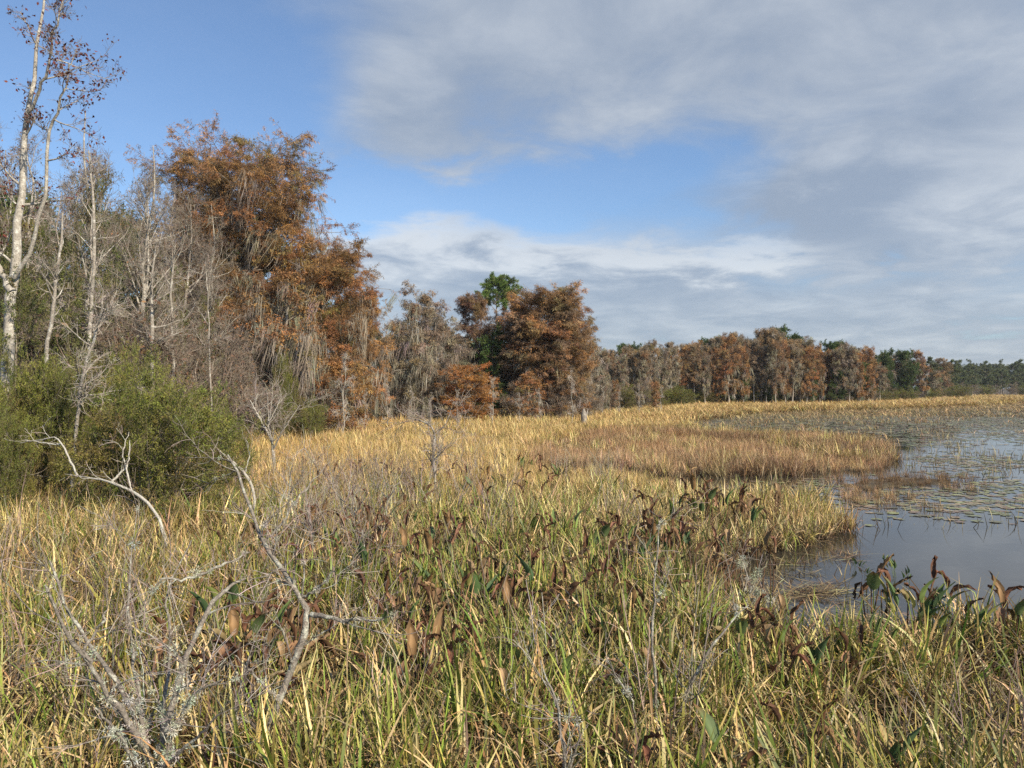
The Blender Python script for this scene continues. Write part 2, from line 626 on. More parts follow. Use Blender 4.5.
def scatter(name, pts, rot, scl, tint, sources, label, cat):
    """one 'stuff' object: the points carry the tufts"""
    n = len(pts)
    me = bpy.data.meshes.new(name)
    me.vertices.add(n)
    me.vertices.foreach_set('co', np.asarray(pts, np.float32).ravel())
    for an, at_, key, val in (('rot', 'FLOAT_VECTOR', 'vector', rot), ('scl', 'FLOAT_VECTOR', 'vector', scl)):
        a = me.attributes.new(an, at_, 'POINT')
        a.data.foreach_set(key, np.asarray(val, np.float32).ravel())
    a = me.attributes.new('tint', 'FLOAT_COLOR', 'POINT')
    a.data.foreach_set('color', np.concatenate([tint, np.ones((n, 1))], 1).astype(np.float32).ravel())
    a = me.attributes.new('idx', 'INT', 'POINT')
    a.data.foreach_set('value', rng.integers(0, len(sources), n).astype(np.int32))
    o = link(name, me)
    g = bpy.data.node_groups.new(name + '_tufts', 'GeometryNodeTree')
    g.interface.new_socket('Geometry', in_out='INPUT', socket_type='NodeSocketGeometry')
    g.interface.new_socket('Geometry', in_out='OUTPUT', socket_type='NodeSocketGeometry')
    N, L = g.nodes, g.links
    gi, go = N.new('NodeGroupInput'), N.new('NodeGroupOutput')
    iop = N.new('GeometryNodeInstanceOnPoints')
    jn = N.new('GeometryNodeJoinGeometry')
    for s in sources:
        oi = N.new('GeometryNodeObjectInfo')
        oi.inputs['Object'].default_value = s
        gt = N.new('GeometryNodeGeometryToInstance')
        L.new(oi.outputs['Geometry'], gt.inputs[0])
        L.new(gt.outputs[0], jn.inputs[0])
    def attr(nm, dt):
        a = N.new('GeometryNodeInputNamedAttribute')
        a.data_type = dt
        a.inputs['Name'].default_value = nm
        return a.outputs['Attribute']
    L.new(gi.outputs[0], iop.inputs['Points'])
    L.new(jn.outputs[0], iop.inputs['Instance'])
    iop.inputs['Pick Instance'].default_value = True
    L.new(attr('idx', 'INT'), iop.inputs['Instance Index'])
    e2r = N.new('FunctionNodeEulerToRotation')
    L.new(attr('rot', 'FLOAT_VECTOR'), e2r.inputs[0])
    L.new(e2r.outputs[0], iop.inputs['Rotation'])
    L.new(attr('scl', 'FLOAT_VECTOR'), iop.inputs['Scale'])
    L.new(iop.outputs[0], go.inputs[0])
    md = o.modifiers.new('tufts', 'NODES')
    md.node_group = g
    tag(o, label, cat, kind='stuff')
    return o


def sample(r0, r1, density, half_angle=40):
    a = R(half_angle)
    n = int(density * a * (r1 * r1 - r0 * r0))
    rr = np.sqrt(rng.uniform(r0 * r0, r1 * r1, n))
    th = rng.uniform(-a, a, n)
    return rr * np.sin(th), rr * np.cos(th)


def fields(x, y, tilt, smin, smax, bright=.18, wide=None):
    n = len(x)
    rot = np.stack([rng.normal(0, tilt, n), rng.normal(0, tilt, n), rng.uniform(0, 6.28, n)], -1)
    s = rng.uniform(smin, smax, n) * (.82 + .36 * vnoise(x * .55, y * .55, 21))
    scl = np.stack([s, s, s], -1)
    if wide is not None:
        scl[:, :2] *= wide[:, None]
    tint = np.exp(rng.normal(0, bright, (n, 1))) * (1 + rng.normal(0, .05, (n, 3)))
    patch = vnoise(x * .35 + 3, y * .35, 31)[:, None]
    tint = tint * (1 - .18 * patch * np.array((.4, .8, 1.2)))
    return rot, scl, tint


def build_grass():
    near_green = tuft_set('green_marsh_grass', 7, lambda b, r: (blades(b, 9, .11, .5, 1.08, (.014, .033), GREEN, (4, 3, 4, 2), r, (2, 26), (5, 100)),
                                                               blades(b, 5, .16, .5, 1.0, (.012, .034), STRAW, (3, 2, 2, 2), r, (10, 50), (40, 190)),
                                                               blades(b, 6, .18, .3, .85, (.010, .028), BROWN, (2, 2, 1), r, (10, 60), (20, 130))))
    near_straw = tuft_set('straw_marsh_grass', 7, lambda b, r: (blades(b, 9, .12, .45, 1.02, (.012, .030), STRAW, (3, 3, 2, 2), r, (4, 34), (10, 140)),
                                                               blades(b, 4, .13, .5, .95, (.010, .020), GREEN, (2, 3, 1, 4), r, (2, 20), (5, 60)),
                                                               blades(b, 3, .16, .5, 1.0, (.012, .026), STRAW, (3, 2, 2, 2), r, (15, 55), (60, 200)),
                                                               blades(b, 6, .18, .3, .85, (.010, .028), BROWN, (2, 2, 1), r, (10, 60), (20, 130))))
    thatch = tuft_set('dead_thatch', 5, lambda b, r: (blades(b, 10, .25, .4, .9, (.008, .018), STRAW, (2, 1, 2, 3), r, (45, 85), (5, 50)),
                                                     blades(b, 12, .25, .3, .8, (.008, .018), BROWN, (2, 2, 1), r, (40, 85), (5, 60))))
    gold = tuft_set('golden_marsh_grass', 6, lambda b, r: (blades(b, 20, .22, .45, .92, (.012, .024), GOLD, (3, 3, 2, 1), r, (3, 28), (8, 90), K=4),
                                                          blades(b, 5, .22, .4, .8, (.012, .022), GREEN, (1, 2, 1, 5), r, (3, 20), (8, 60), K=4),
                                                          blades(b, 5, .25, .25, .6, (.01, .02), BROWN, (2, 2, 1), r, (8, 45), (10, 90), K=4)))
    rust = tuft_set('red_brown_sedge', 6, lambda b, r: (blades(b, 26, .26, .35, .80, (.008, .016), RUST, (3, 2, 3, 2), r, (4, 42), (10, 110), K=4, tipdry=(.36, .22, .11)),
                                                       blades(b, 5, .26, .4, .85, (.008, .014), STRAW, (1, 1, 1, 1), r, (4, 30), (8, 70), K=4)))
    stems = tuft_set('dead_grey_stems', 5, lambda b, r: dead_stems(b, r))
    reeds = tuft_set('sparse_reeds', 5, lambda b, r: (blades(b, 12, .45, .25, .65, (.010, .020), [(.36, .27, .13), (.44, .34, .17), (.24, .18, .10)], (1, 1, 1), r, (2, 30), (5, 60), K=4),))

    # near and middle marsh
    X, Y = [], []
    for a, b, d in ((1.6, 6, 105), (6, 11, 72), (11, 18, 46)):
        x, y = sample(a, b, d, 46 if b < 8 else 41)
        X.append(x), Y.append(y)
    x, y = np.concatenate(X), np.concatenate(Y)
    z = zones(x, y)
    keep = (z == 0) | (z == 4)
    gap = vnoise(x * 1.5 + 8, y * 1.2, 61) * .6 + vnoise(x * 3.7, y * 3.1 + 2, 62) * .4
    keep &= rng.uniform(size=len(x)) < np.clip((gap - .40) * 5.5, .08, 1) + np.clip((y - 8) / 9, 0, 1)
    x, y, z = x[keep], y[keep], z[keep]
    gpx, gpy = gp(x, y)
    dry = .33 + np.clip((y - 4.5) / 11, 0, 1) * .62 + (vnoise(x * .45 + 5, y * .45, 41) - .5) * .8 + np.where(z == 4, .25, 0)
    dry = dry + np.where(gpx < 200, .12, 0)
    isdry = rng.uniform(size=len(x)) < np.clip(dry, .05, .95)
    hgt = np.where(z == 4, .70, .86) * (1 - .15 * (y < 3.5)) * np.where((gpx > 530) & (gpx < 800) & (gpy < 503), .6, 1)
    for m, src, nm, lab in ((~isdry, near_green, 'green_marsh_grass', 'green and yellowing marsh grass growing close by'),
                            (isdry, near_straw, 'straw_marsh_grass', 'straw coloured dry marsh grass between the green grass')):
        rot, scl, tint = fields(x[m], y[m], .2, .66, 1.14)
        rot[:, 0] += (vnoise(x[m] * .8, y[m] * .8, 63) - .5) * .5
        rot[:, 1] += (vnoise(x[m] * .8 + 40, y[m] * .8, 64) - .5) * .5
        scl *= hgt[m][:, None]
        pts = np.stack([x[m], y[m], np.full(m.sum(), .04)], -1)
        scatter(nm, pts, rot, scl, tint, src, lab, 'grass')
    # flattened thatch below the grass
    x, y = sample(1.6, 14, 9, 44)
    z = zones(x, y)
    k = (z == 0) | (z == 4)
    x, y = x[k], y[k]
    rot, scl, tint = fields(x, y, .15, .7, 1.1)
    scatter('dead_thatch', np.stack([x, y, rng.uniform(.05, .32, len(x))], -1), rot, scl, tint * .5, thatch, 'flattened brown dead grass low between the blades', 'grass')  # thatch tint halved, painting in the shade of the gaps under the blades
    # golden marsh farther out
    X, Y = [], []
    for a, b, d in ((15, 28, 26), (28, 50, 11), (50, 130, 5.0), (130, 260, 1.0)):
        x, y = sample(a, b, d, 39)
        X.append(x), Y.append(y)
    x, y = np.concatenate(X), np.concatenate(Y)
    z = zones(x, y)
    k = (z == 0) | ((z == 5) & (rng.uniform(size=len(x)) < .35) & (y < 130))
    k &= ~((y < 18) & (rng.uniform(size=len(x)) > (y - 15) / 3))
    x, y = x[k], y[k]
    wide = np.clip(y / 26, 1, 5)
    rot, scl, tint = fields(x, y, .1, .75, 1.1, .16, wide)
    gx, gy = gp(x, y)
    scl *= np.where((gx > 520) & (gx < 760) & (gy > 474) & (gy < 503), .55, 1)[:, None]
    scatter('golden_marsh_grass', np.stack([x, y, np.full(len(x), .03)], -1), rot, scl, tint, gold, 'golden dry marsh grass spreading to the trees', 'grass')
    # red-brown island
    x, y = sample(17, 48, 24, 34)
    z = zones(x, y)
    px, py = gp(x, y)
    rag = vnoise(x * .7 + 3, y * .35, 66) * .6 + vnoise(x * 1.9, y * 1.1, 67) * .4
    k = ((z == 2) & (rng.uniform(size=len(x)) < np.clip((rag - .30) * 4.5, .12, 1))) | ((z == 6) & (rng.uniform(size=len(x)) < .6))
    k |= (z == 1) & (px > 840) & (px < 1010) & (py > 470) & (py < 512) & (rag > .66) & (rng.uniform(size=len(x)) < .5)
    ix, iy = x[(z == 2) & ~k], y[(z == 2) & ~k]
    x, y, z = x[k], y[k], z[k]
    rot, scl, tint = fields(x, y, .14, .75, 1.15, .18, np.clip(y / 26, 1, 1.6))
    scl[z == 6] *= .42
    scl[z == 2] *= (.42 + .62 * vnoise(x * .45 + 9, y * .25, 68))[z == 2][:, None]
    scl[z == 1] *= .4
    tint[z == 6] *= np.array((.6, .55, .5))
    blk = vnoise(x * .5, y * .3, 65)[:, None]
    tint = tint * (1.0 + (blk - .5) * .7)
    scatter('red_brown_sedge', np.stack([x, y, np.full(len(x), .01)], -1), rot, scl, tint, rust, 'reddish brown dry sedge covering the low island', 'sedge')
    ix, iy = ix[:900], iy[:900]
    rot, scl, tint = fields(ix, iy, .16, .5, .95)
    scatter('pale_island_grass', np.stack([ix, iy, np.full(len(ix), .01)], -1), rot, scl, tint, near_straw, 'pale straw grass mixed into the brown island', 'grass')
    # sparse reeds standing in water
    X, Y = [], []
    for a, b, d in ((24, 60, 2.4), (60, 200, 1.1)):
        x, y = sample(a, b, d, 39)
        X.append(x), Y.append(y)
    x, y = np.concatenate(X), np.concatenate(Y)
    z = zones(x, y)
    k = (z == 3)
    gx, gy = gp(x, y)
    k &= rng.uniform(size=len(x)) < (.1 + 1.0 * vnoise(x * .10, y * .05, 71)) * (1 + 1.5 * (gy < 418)) * np.clip((430 - gy) / 14, .18, 1) * np.clip((1130 - gx) / 250, .35, 1)
    x, y = x[k], y[k]
    rot, scl, tint = fields(x, y, .1, .4, .85, .2, np.clip(y / 24, 1.2, 4))
    scatter('sparse_reeds', np.stack([x, y, np.full(len(x), -.02)], -1), rot, scl, tint, reeds, 'thin brown reeds standing in shallow water', 'reeds')
    # dead grey stems
    x, y = sample(5, 22, 9, 36)
    px, py = gp(x, y)
    w = .26 * np.exp(-((px - 345) / 75) ** 2) * ((y > 7) & (y < 19)) + .5 * np.exp(-((px - 120) / 90) ** 2) * (y < 9) * .6 + .05
    k = (rng.uniform(size=len(x)) < w) & (zones(x, y) == 0)
    x, y = x[k], y[k]
    rot, scl, tint = fields(x, y, .1, .8, 1.15)
    scatter('dead_grey_stems', np.stack([x, y, np.full(len(x), .03)], -1), rot, scl, tint, stems, 'thin grey dead stems standing in the grass', 'dead stems')
    # thatch floating in the cove
    x, y = sample(5.5, 16, 26, 40)
    px, py = gp(*jittered(x, y))
    k = inside(px, py, MAT_) & (rng.uniform(size=len(x)) < 1.5 * vnoise(x * .9, y * .9, 77) - .42)
    x, y = x[k], y[k]
    rot, scl, tint = fields(x, y, .04, .5, 1.0)
    scl[:, 2] *= .22
    scatter('floating_thatch', np.stack([x, y, np.full(len(x), .015)], -1), rot, scl, tint * .8, thatch, 'brown mat of dead stems floating in the cove', 'thatch')
    # short sprouts in the shallows
    sprout = tuft_set('water_sprouts', 5, lambda b, r: blades(b, 7, .3, .10, .42, (.008, .015), [(.26, .21, .11), (.18, .16, .07), (.36, .29, .14), (.12, .09, .05)], (2, 2, 1, 2), r, (2, 45), (5, 80), K=4))
    x, y = sample(6, 45, 5.0, 40)
    px, py = gp(x, y)
    z = zones(x, y)
    near = inside(px, py, MAT_)
    k = (z == 1) & ((rng.uniform(size=len(x)) < .95 * vnoise(x * .5, y * .35, 81) ** 2 * (py < 530)) | (near & (rng.uniform(size=len(x)) < .9)))
    x, y = x[k], y[k]
    rot, scl, tint = fields(x, y, .1, .7, 1.5)
    scatter('water_sprouts', np.stack([x, y, np.full(len(x), -.02)], -1), rot, scl, tint, sprout, 'short thin stalks poking out of the open water', 'water plants')


def dead_stems(b, r):
    n = 7
    S = np.zeros((n, 3))
    S[:, :2] = r.normal(0, .12, (n, 2))
    D = np.stack([r.normal(0, .18, n), r.normal(0, .18, n), np.ones(n)], -1)
    P = grow(S, D, r.uniform(.6, 1.25, n), 5, .09, .0, r)
    Rd = taper(r.uniform(.005, .009, n), np.full(n, .002), n, 6)
    c = pick(GREY, (2, 2, 1), n, r)
    b.tubes(P, Rd, 4, c)
    S, D, pi, t, rr = spawn(P, Rd, 5, .3, .98, 45, 15, r)
    P2 = grow(S, D, r.uniform(.08, .3, len(S)), 3, .15, .05, r)
    b.tubes(P2, taper(rr * .6, np.full(len(S), .0015), len(S), 4), 3, c[pi])


build_grass()


# ------------------------------------------------------------------ trees
def trunk_line(H, r, lean=.02, wob=.012, k=16, pts=None):
    t = np.linspace(0, 1, k)
    off = np.cumsum(r.normal(0, wob, (k, 2)), 0) * H * .35
    off -= off[0]
    l = r.normal(0, lean, 2)
    return np.stack([off[:, 0] + l[0] * H * t, off[:, 1] + l[1] * H * t, H * t], -1)


RUSTLEAF = [(.325, .165, .062), (.37, .195, .074), (.25, .135, .054), (.24, .17, .064)]
BROWNLEAF = [(.27, .165, .082), (.32, .200, .096), (.21, .138, .072), (.28, .205, .115)]
GREYLEAF = [(.25, .205, .145), (.30, .24, .165), (.20, .16, .115), (.26, .18, .105)]
DARKRED = [(.18, .095, .060), (.22, .125, .07), (.14, .085, .05)]
EVERG = [(.055, .095, .026), (.085, .13, .034), (.045, .075, .022), (.11, .145, .042)]
HAZEGREEN = [(.10, .13, .055), (.125, .15, .065), (.08, .10, .05), (.15, .155, .075)]  # leaf greens paled: distance haze put into the colour
MYRTLE = [(.15, .175, .032), (.21, .215, .042), (.11, .14, .028), (.20, .165, .055), (.16, .105, .045)]


def cypress(seed, H, prof, t0=.3, n1=46, n2=8, n3=4, leaf=(.16, .05), per=14, pal=RUSTLEAF, wts=(3, 3, 2, 1), bark=(.30, .26, .21), r0=.02,
            moss=0, moss_len=(.5, 1.6), moss_zone=(.1, .75), droop=-.02, lowang=(-8, 55), jit=.12, branchcol=None, leaf_z=-.55, topbias=.85, mossw=(.02, .05)):
    """a cypress: straight trunk swelling at the foot, level limbs, feathery sprays; prof(t) = limb length / H at height t"""
    r = np.random.default_rng(seed)
    T = trunk_line(H * .93, r)
    k = len(T)
    tt = np.linspace(0, 1, k)
    rad = H * r0 * ((1 - tt) ** .9 * .95 + .04) * (1 + 1.0 * np.exp(-tt * 16))
    tb = MB()
    tb.tubes(T, rad[None], 9, np.array(bark))
    t1 = t0 + (.985 - t0) * r.uniform(size=n1) ** topbias
    x = t1 * (k - 1)
    i = np.minimum(x.astype(int), k - 2)
    f = (x - i)[:, None]
    S = T[i] * (1 - f) + T[i + 1] * f
    az = np.arange(n1) * 2.399 + r.normal(0, .5, n1)
    el = np.radians(lowang[0] + (lowang[1] - lowang[0]) * np.clip((t1 - t0) / (1 - t0), 0, 1) ** 1.4 + r.normal(0, 9, n1))
    D = np.stack([np.cos(az) * np.cos(el), np.sin(az) * np.cos(el), np.sin(el)], -1)
    L = H * np.array([prof(q) for q in t1]) * r.uniform(.62, 1.12, n1)
    P1 = grow(S, D, L, 7, .10, droop * 1.0, r)
    R1 = taper(np.minimum(.35 * np.interp(t1, tt, rad), L * .022 + .008), np.full(n1, .006 + H * .0003), n1, 8)
    bc = np.array(branchcol if branchcol is not None else bark)
    tb.tubes(P1, R1, 5, bc)
    S, D, pi, t, rr = spawn(P1, R1, n2, .18, 1.0, 52, 16, r, .45)
    L2 = L[pi] * (.42 - .22 * t) * r.uniform(.6, 1.2, len(S))
    P2 = grow(S, D, L2, 4, .14, droop * 1.6, r)
    R2 = taper(rr * .55, np.full(len(S), .004 + H * .0002), len(S), 5)
    cb = MB()
    cb.tubes(P2, R2, 3, bc * .9)
    out = {}
    S, D, p3, t3, rr = spawn(P2, R2, n3, .2, 1.0, 48, 16, r, .7)
    L3 = L2[p3] * .5 * r.uniform(.6, 1.2, len(S)) + .1
    P3 = grow(S, D, L3, 3, .16, droop * 2, r)
    R3 = taper(rr * .6, np.full(len(S), .003 + H * .00015), len(S), 4)
    cb.tubes(P3, R3, 3, bc * .85)
    # foliage along the last two orders; one hue for each limb, small changes for each spray
    limb = pick(pal, wts, n1, r, jit)
    if per:
        for PP, q, m in ((P2, pi, max(2, per // 3)), (P3, pi[p3], per)):
            n = len(PP)
            ii = np.repeat(np.arange(n), m)
            t = r.uniform(.15, 1, len(ii)) * (PP.shape[1] - 1)
            a = np.minimum(t.astype(int), PP.shape[1] - 2)
            f = (t - a)[:, None]
            pos = PP[ii, a] * (1 - f) + PP[ii, a + 1] * f
            pos = pos + r.normal(0, leaf[0] * .28, pos.shape)
            d = unit(PP[ii, -1] - PP[ii, 0]) * .6 + r.normal(0, .55, pos.shape)
            d[:, 2] += leaf_z
            spray = np.exp(r.normal(0, .20, (n, 1)))
            bare = (r.uniform(size=n) < .12) | (r.uniform(size=n1) < .10)[q]
            kk = ~bare[ii]
            col = np.clip(limb[q][ii] * spray[ii] * np.exp(r.normal(0, .14, (len(ii), 1))), .004, .8)
            cb.leaves(pos[kk], d[kk], leaf[0] * r.uniform(.6, 1.3, kk.sum()), leaf[1] * r.uniform(.7, 1.3, kk.sum()), col[kk], r)
    out['trunk'] = tb.mesh('cypress_trunk', M_BARK, True)
    out['crown'] = cb.mesh('cypress_crown', M_LEAF)
    if moss:
        mb = MB()
        src = np.concatenate([P1[:, 2:].reshape(-1, 3), P2[:, 1:].reshape(-1, 3)])
        zt = src[:, 2] / H
        w = np.clip(1 - np.abs(zt - sum(moss_zone) / 2) / ((moss_zone[1] - moss_zone[0]) / 2), .0, 1) ** .6 + 1e-6
        c = src[r.choice(len(src), moss, p=w / w.sum())]
        clump = r.uniform(moss_len[0], moss_len[1], moss)
        hue = pick([(.33, .295, .235), (.27, .235, .18), (.38, .345, .28)], (2, 2, 1), moss, r, .15)
        m = 20
        ii = np.repeat(np.arange(moss), m)
        n = len(ii)
        S = c[ii] + r.normal(0, .13, (n, 3)) * np.array((1, 1, .5)) * max(1, H / 14)
        ln = clump[ii] * r.uniform(.12, 1.1, n)
        ln = np.minimum(ln, np.maximum(S[:, 2] - .5, .1))
        slant = np.array((-.30, .05, 0))
        tq = np.linspace(0, 1, 5)
        cs = r.normal(.6, .7, (moss, 1))[ii]
        P = S[:, None, :] + ln[:, None, None] * tq[None, :, None] * (np.array((0, 0, -1.0)) + slant * (cs + r.normal(0, .35, (n, 1)))[:, None])
        P = P + np.cumsum(r.normal(0, .045, P.shape), 1) * tq[None, :, None] * np.array((1, 1, .3))
        a = r.uniform(0, 6.28, n)
        side = np.stack([np.cos(a), np.sin(a), np.zeros(n)], -1)
        W = r.uniform(mossw[0] * .55, mossw[1] * .55, (n, 1)) * np.array([.5, 1, .9, .6, .1])
        mb.ribbons(P, W, side, hue[ii])
        out['hanging_moss'] = mb.mesh('hanging_moss', M_MOSS)
    return out


def bare_tree(seed, H, bark=(.36, .32, .27), r0=.014, spread=.30, n=(16, 8, 6, 4), t0=.28, stems=1, leafcol=None, leafn=0, leaf=(.10, .06), twigcol=(.24, .19, .15), lines=None, lrad=None,
              mat=None, thin=1.0, leaf_above=0.0, up=.05):
    """leafless hardwood: trunk(s) given or grown, then limbs, branches and fine twigs"""
    r = np.random.default_rng(seed)
    tb, cb = MB(), MB()
    tr = []
    if lines is None:
        for s in range(stems):
            T = trunk_line(H * r.uniform(.8, 1) if s else H, r, .05 if stems == 1 else .14, .03)
            tr.append((T, H * r0 * (np.linspace(1, .12, len(T)) ** 1.0) * (1 + .6 * np.exp(-np.linspace(0, 1, len(T)) * 14))))
    else:
        for T, rad in zip(lines, lrad):
            T = np.asarray(T, float)
            u = np.linspace(0, 1, len(T))
            v = np.linspace(0, 1, 15)
            Q = np.stack([np.interp(v, u, T[:, j]) for j in range(3)], -1)
            Q[1:-1] += r.normal(0, .03 * H / 12, (13, 3))
            tr.append((Q, np.interp(v, np.linspace(0, 1, len(rad)), rad)))
    bark, twigcol = np.array(bark), np.array(twigcol)
    Pa, Ra, Ha = [], [], []
    for T, rad in tr:
        tb.tubes(T, rad[None], 8, bark)
        S, D, pi, t, rr = spawn(T[None], rad[None], n[0] // max(1, len(tr)) + 1, t0, .98, 55, 15, r)
        L = H * spread * (1.1 - .65 * t) * r.uniform(.5, 1.15, len(S))
        P = grow(S, D, L, 7, .13, up, r)
        Pa.append(P)
        Ra.append(taper(np.minimum(rr * .6, L * .025 + .01), np.full(len(S), .006 * thin), len(S), 8))
        Ha.append(L)
    P1, R1, L1 = np.concatenate(Pa), np.concatenate(Ra), np.concatenate(Ha)
    tb.tubes(P1, R1, 5, bark * .95)
    S, D, pi, t, rr = spawn(P1, R1, n[1], .15, 1, 48, 15, r)
    L2 = L1[pi] * (.50 - .25 * t) * r.uniform(.6, 1.25, len(S))
    P2 = grow(S, D, L2, 5, .15, up, r)
    R2 = taper(np.minimum(rr * .65, .03), np.full(len(S), .005 * thin), len(S), 6)
    cb.tubes(P2, R2, 3, bark * .6 + twigcol * .4)
    S, D, pi, t, rr = spawn(P2, R2, n[2], .15, 1, 45, 16, r)
    L3 = L2[pi] * (.5 - .2 * t) * r.uniform(.6, 1.3, len(S)) + .08
    P3 = grow(S, D, L3, 4, .16, up, r)
    R3 = taper(np.minimum(rr * .7, .014 * thin), np.full(len(S), .004 * thin), len(S), 5)
    cb.tubes(P3, R3, 3, pick([twigcol], (1,), len(S), r, .2))
    PL = P3
    if n[3]:
        S, D, pi, t, rr = spawn(P3, R3, n[3], .2, 1, 42, 16, r)
        L4 = L3[pi] * .5 * r.uniform(.6, 1.3, len(S)) + .06
        P4 = grow(S, D, L4, 3, .18, up, r)
        cb.tubes(P4, taper(np.minimum(rr * .8, .008 * thin), np.full(len(S), .003 * thin), len(S), 4), 3, pick([twigcol], (1,), len(S), r, .2))
        PL = P4
    out = {'trunk': tb.mesh('bare_trunk', mat or M_PALE, True), 'crown': cb.mesh('bare_twigs', M_TWIG)}
    if leafn:
        ii = r.integers(0, len(PL), leafn)
        g = np.repeat(ii[: leafn // 3 + 1], 3)[:leafn]
        pos = PL[g, -1] + r.normal(0, .06, (leafn, 3))
        k = pos[:, 2] > leaf_above
        pos = pos[k]
        d = r.normal(size=pos.shape)
        d[:, 2] -= .6
        lb = MB()
        lb.leaves(pos, d, leaf[0] * r.uniform(.6, 1.2, len(pos)), leaf[1] * r.uniform(.7, 1.2, len(pos)), pick(leafcol, [1] * len(leafcol), len(pos), r, .2), r)
        out['crown/leaves'] = lb.mesh('dead_leaves', M_LEAF)
    return out


def leafy(seed, H, Wd, pal, wts, trunk_to=.25, n1=26, n2=10, n3=5, per=10, leaf=(.16, .07), r0=.018, bark=(.20, .16, .12), top_only=False, up=.06, leaf_z=-.1, twiggy=0, multi=1, jit=.16, ang=58):
    """evergreen tree or shrub with leaves carried on real twigs"""
    r = np.random.default_rng(seed)
    tb, cb = MB(), MB()
    bark = np.array(bark)
    Pa, Ra, La = [], [], []
    for s in range(multi):
        if multi > 1:
            a = s * 2.399 + r.normal(0, .3)
            tilt = R(8 + 42 * r.uniform())
            T = grow(np.array([[.10 * Wd * math.cos(a), .10 * Wd * math.sin(a), 0]]), np.array([[math.cos(a) * math.sin(tilt), math.sin(a) * math.sin(tilt), math.cos(tilt)]]),
                     np.array([H * r.uniform(.7, .98)]), 9, .08, .05, r)[0]
        else:
            T = trunk_line(H * .97, r, .03, .02, 12)
        tt = np.linspace(0, 1, len(T))
        rad = H * r0 * (1 - tt * .88)
        tb.tubes(T, rad[None], 7, bark)
        S, D, pi, t, rr = spawn(T[None], rad[None], n1 // multi + 1, trunk_to, .99, ang, 14, r)
        L = Wd * .5 * r.uniform(.55, 1.08, len(S)) * np.sqrt(np.clip(1 - ((t - .5) / .62) ** 2, .12, 1))
        Pa.append(grow(S, D, L, 6, .12, up, r))
        Ra.append(taper(np.minimum(rr * .6, L * .03), np.full(len(S), .006), len(S), 7))
        La.append(L)
    P1, R1, L1 = np.concatenate(Pa), np.concatenate(Ra), np.concatenate(La)
    tb.tubes(P1, R1, 4, bark)
    S, D, pi, t, rr = spawn(P1, R1, n2, .2, 1, 50, 16, r)
    L2 = L1[pi] * (.48 - .2 * t) * r.uniform(.6, 1.25, len(S))
    P2 = grow(S, D, L2, 4, .15, up, r)
    R2 = taper(rr * .6, np.full(len(S), .004), len(S), 5)
    cb.tubes(P2, R2, 3, bark)
    S, D, p3, t, rr = spawn(P2, R2, n3, .2, 1, 45, 16, r)
    L3 = L2[p3] * .5 * r.uniform(.6, 1.3, len(S)) + .08
    P3 = grow(S, D, L3, 3, .16, up, r)
    cb.tubes(P3, taper(rr * .6, np.full(len(S), .003), len(S), 4), 3, bark)
    limb = pick(pal, wts, len(P1), r, jit)
    n = len(P3)
    ii = np.repeat(np.arange(n), per)
    t = r.uniform(.1, 1, len(ii)) * 3
    a = np.minimum(t.astype(int), 2)
    f = (t - a)[:, None]
    pos = P3[ii, a] * (1 - f) + P3[ii, a + 1] * f + r.normal(0, leaf[0] * .22, (len(ii), 3))
    d = unit(P3[ii, -1] - P3[ii, 0]) * .6 + r.normal(0, .6, pos.shape)
    d[:, 2] += leaf_z
    hue = limb[pi[p3]] * .6 + pick(pal, wts, n, r, .15) * .4
    col = np.clip(hue[ii] * np.exp(r.normal(0, .2, (len(ii), 1))), .004, .8)
    cb.leaves(pos, d, leaf[0] * r.uniform(.6, 1.3, len(ii)), leaf[1] * r.uniform(.7, 1.3, len(ii)), col, r)
    return {'trunk': tb.mesh('leafy_trunk', M_BARK, True), 'crown': cb.mesh('leafy_crown', M_LEAF)}


def stand(name, proto, Hp, px, Y, top, label, cat, group=None, wide=1.0, auto=False, rz=None, z=0.03, wpx=None):
    """stand a tree so that its measured top is seen at row `top`; wpx = crown width as seen"""
    p = at(px, HOR, Y)
    h = (HOR - top) / F_PX * Y + H_CAM - z
    hp, wp = size_of(proto)
    s = h / hp
    if wpx:
        wide = wpx / F_PX * Y / (wp * s)
    e = place(name, proto, (p[0], Y, z), (s * wide, s * wide, s), rng.uniform(0, 6.28) if rz is None else rz)
    tag(e, None if auto else label, cat, group)
    if auto:
        PENDING.append((e, px, label, auto))
    return e


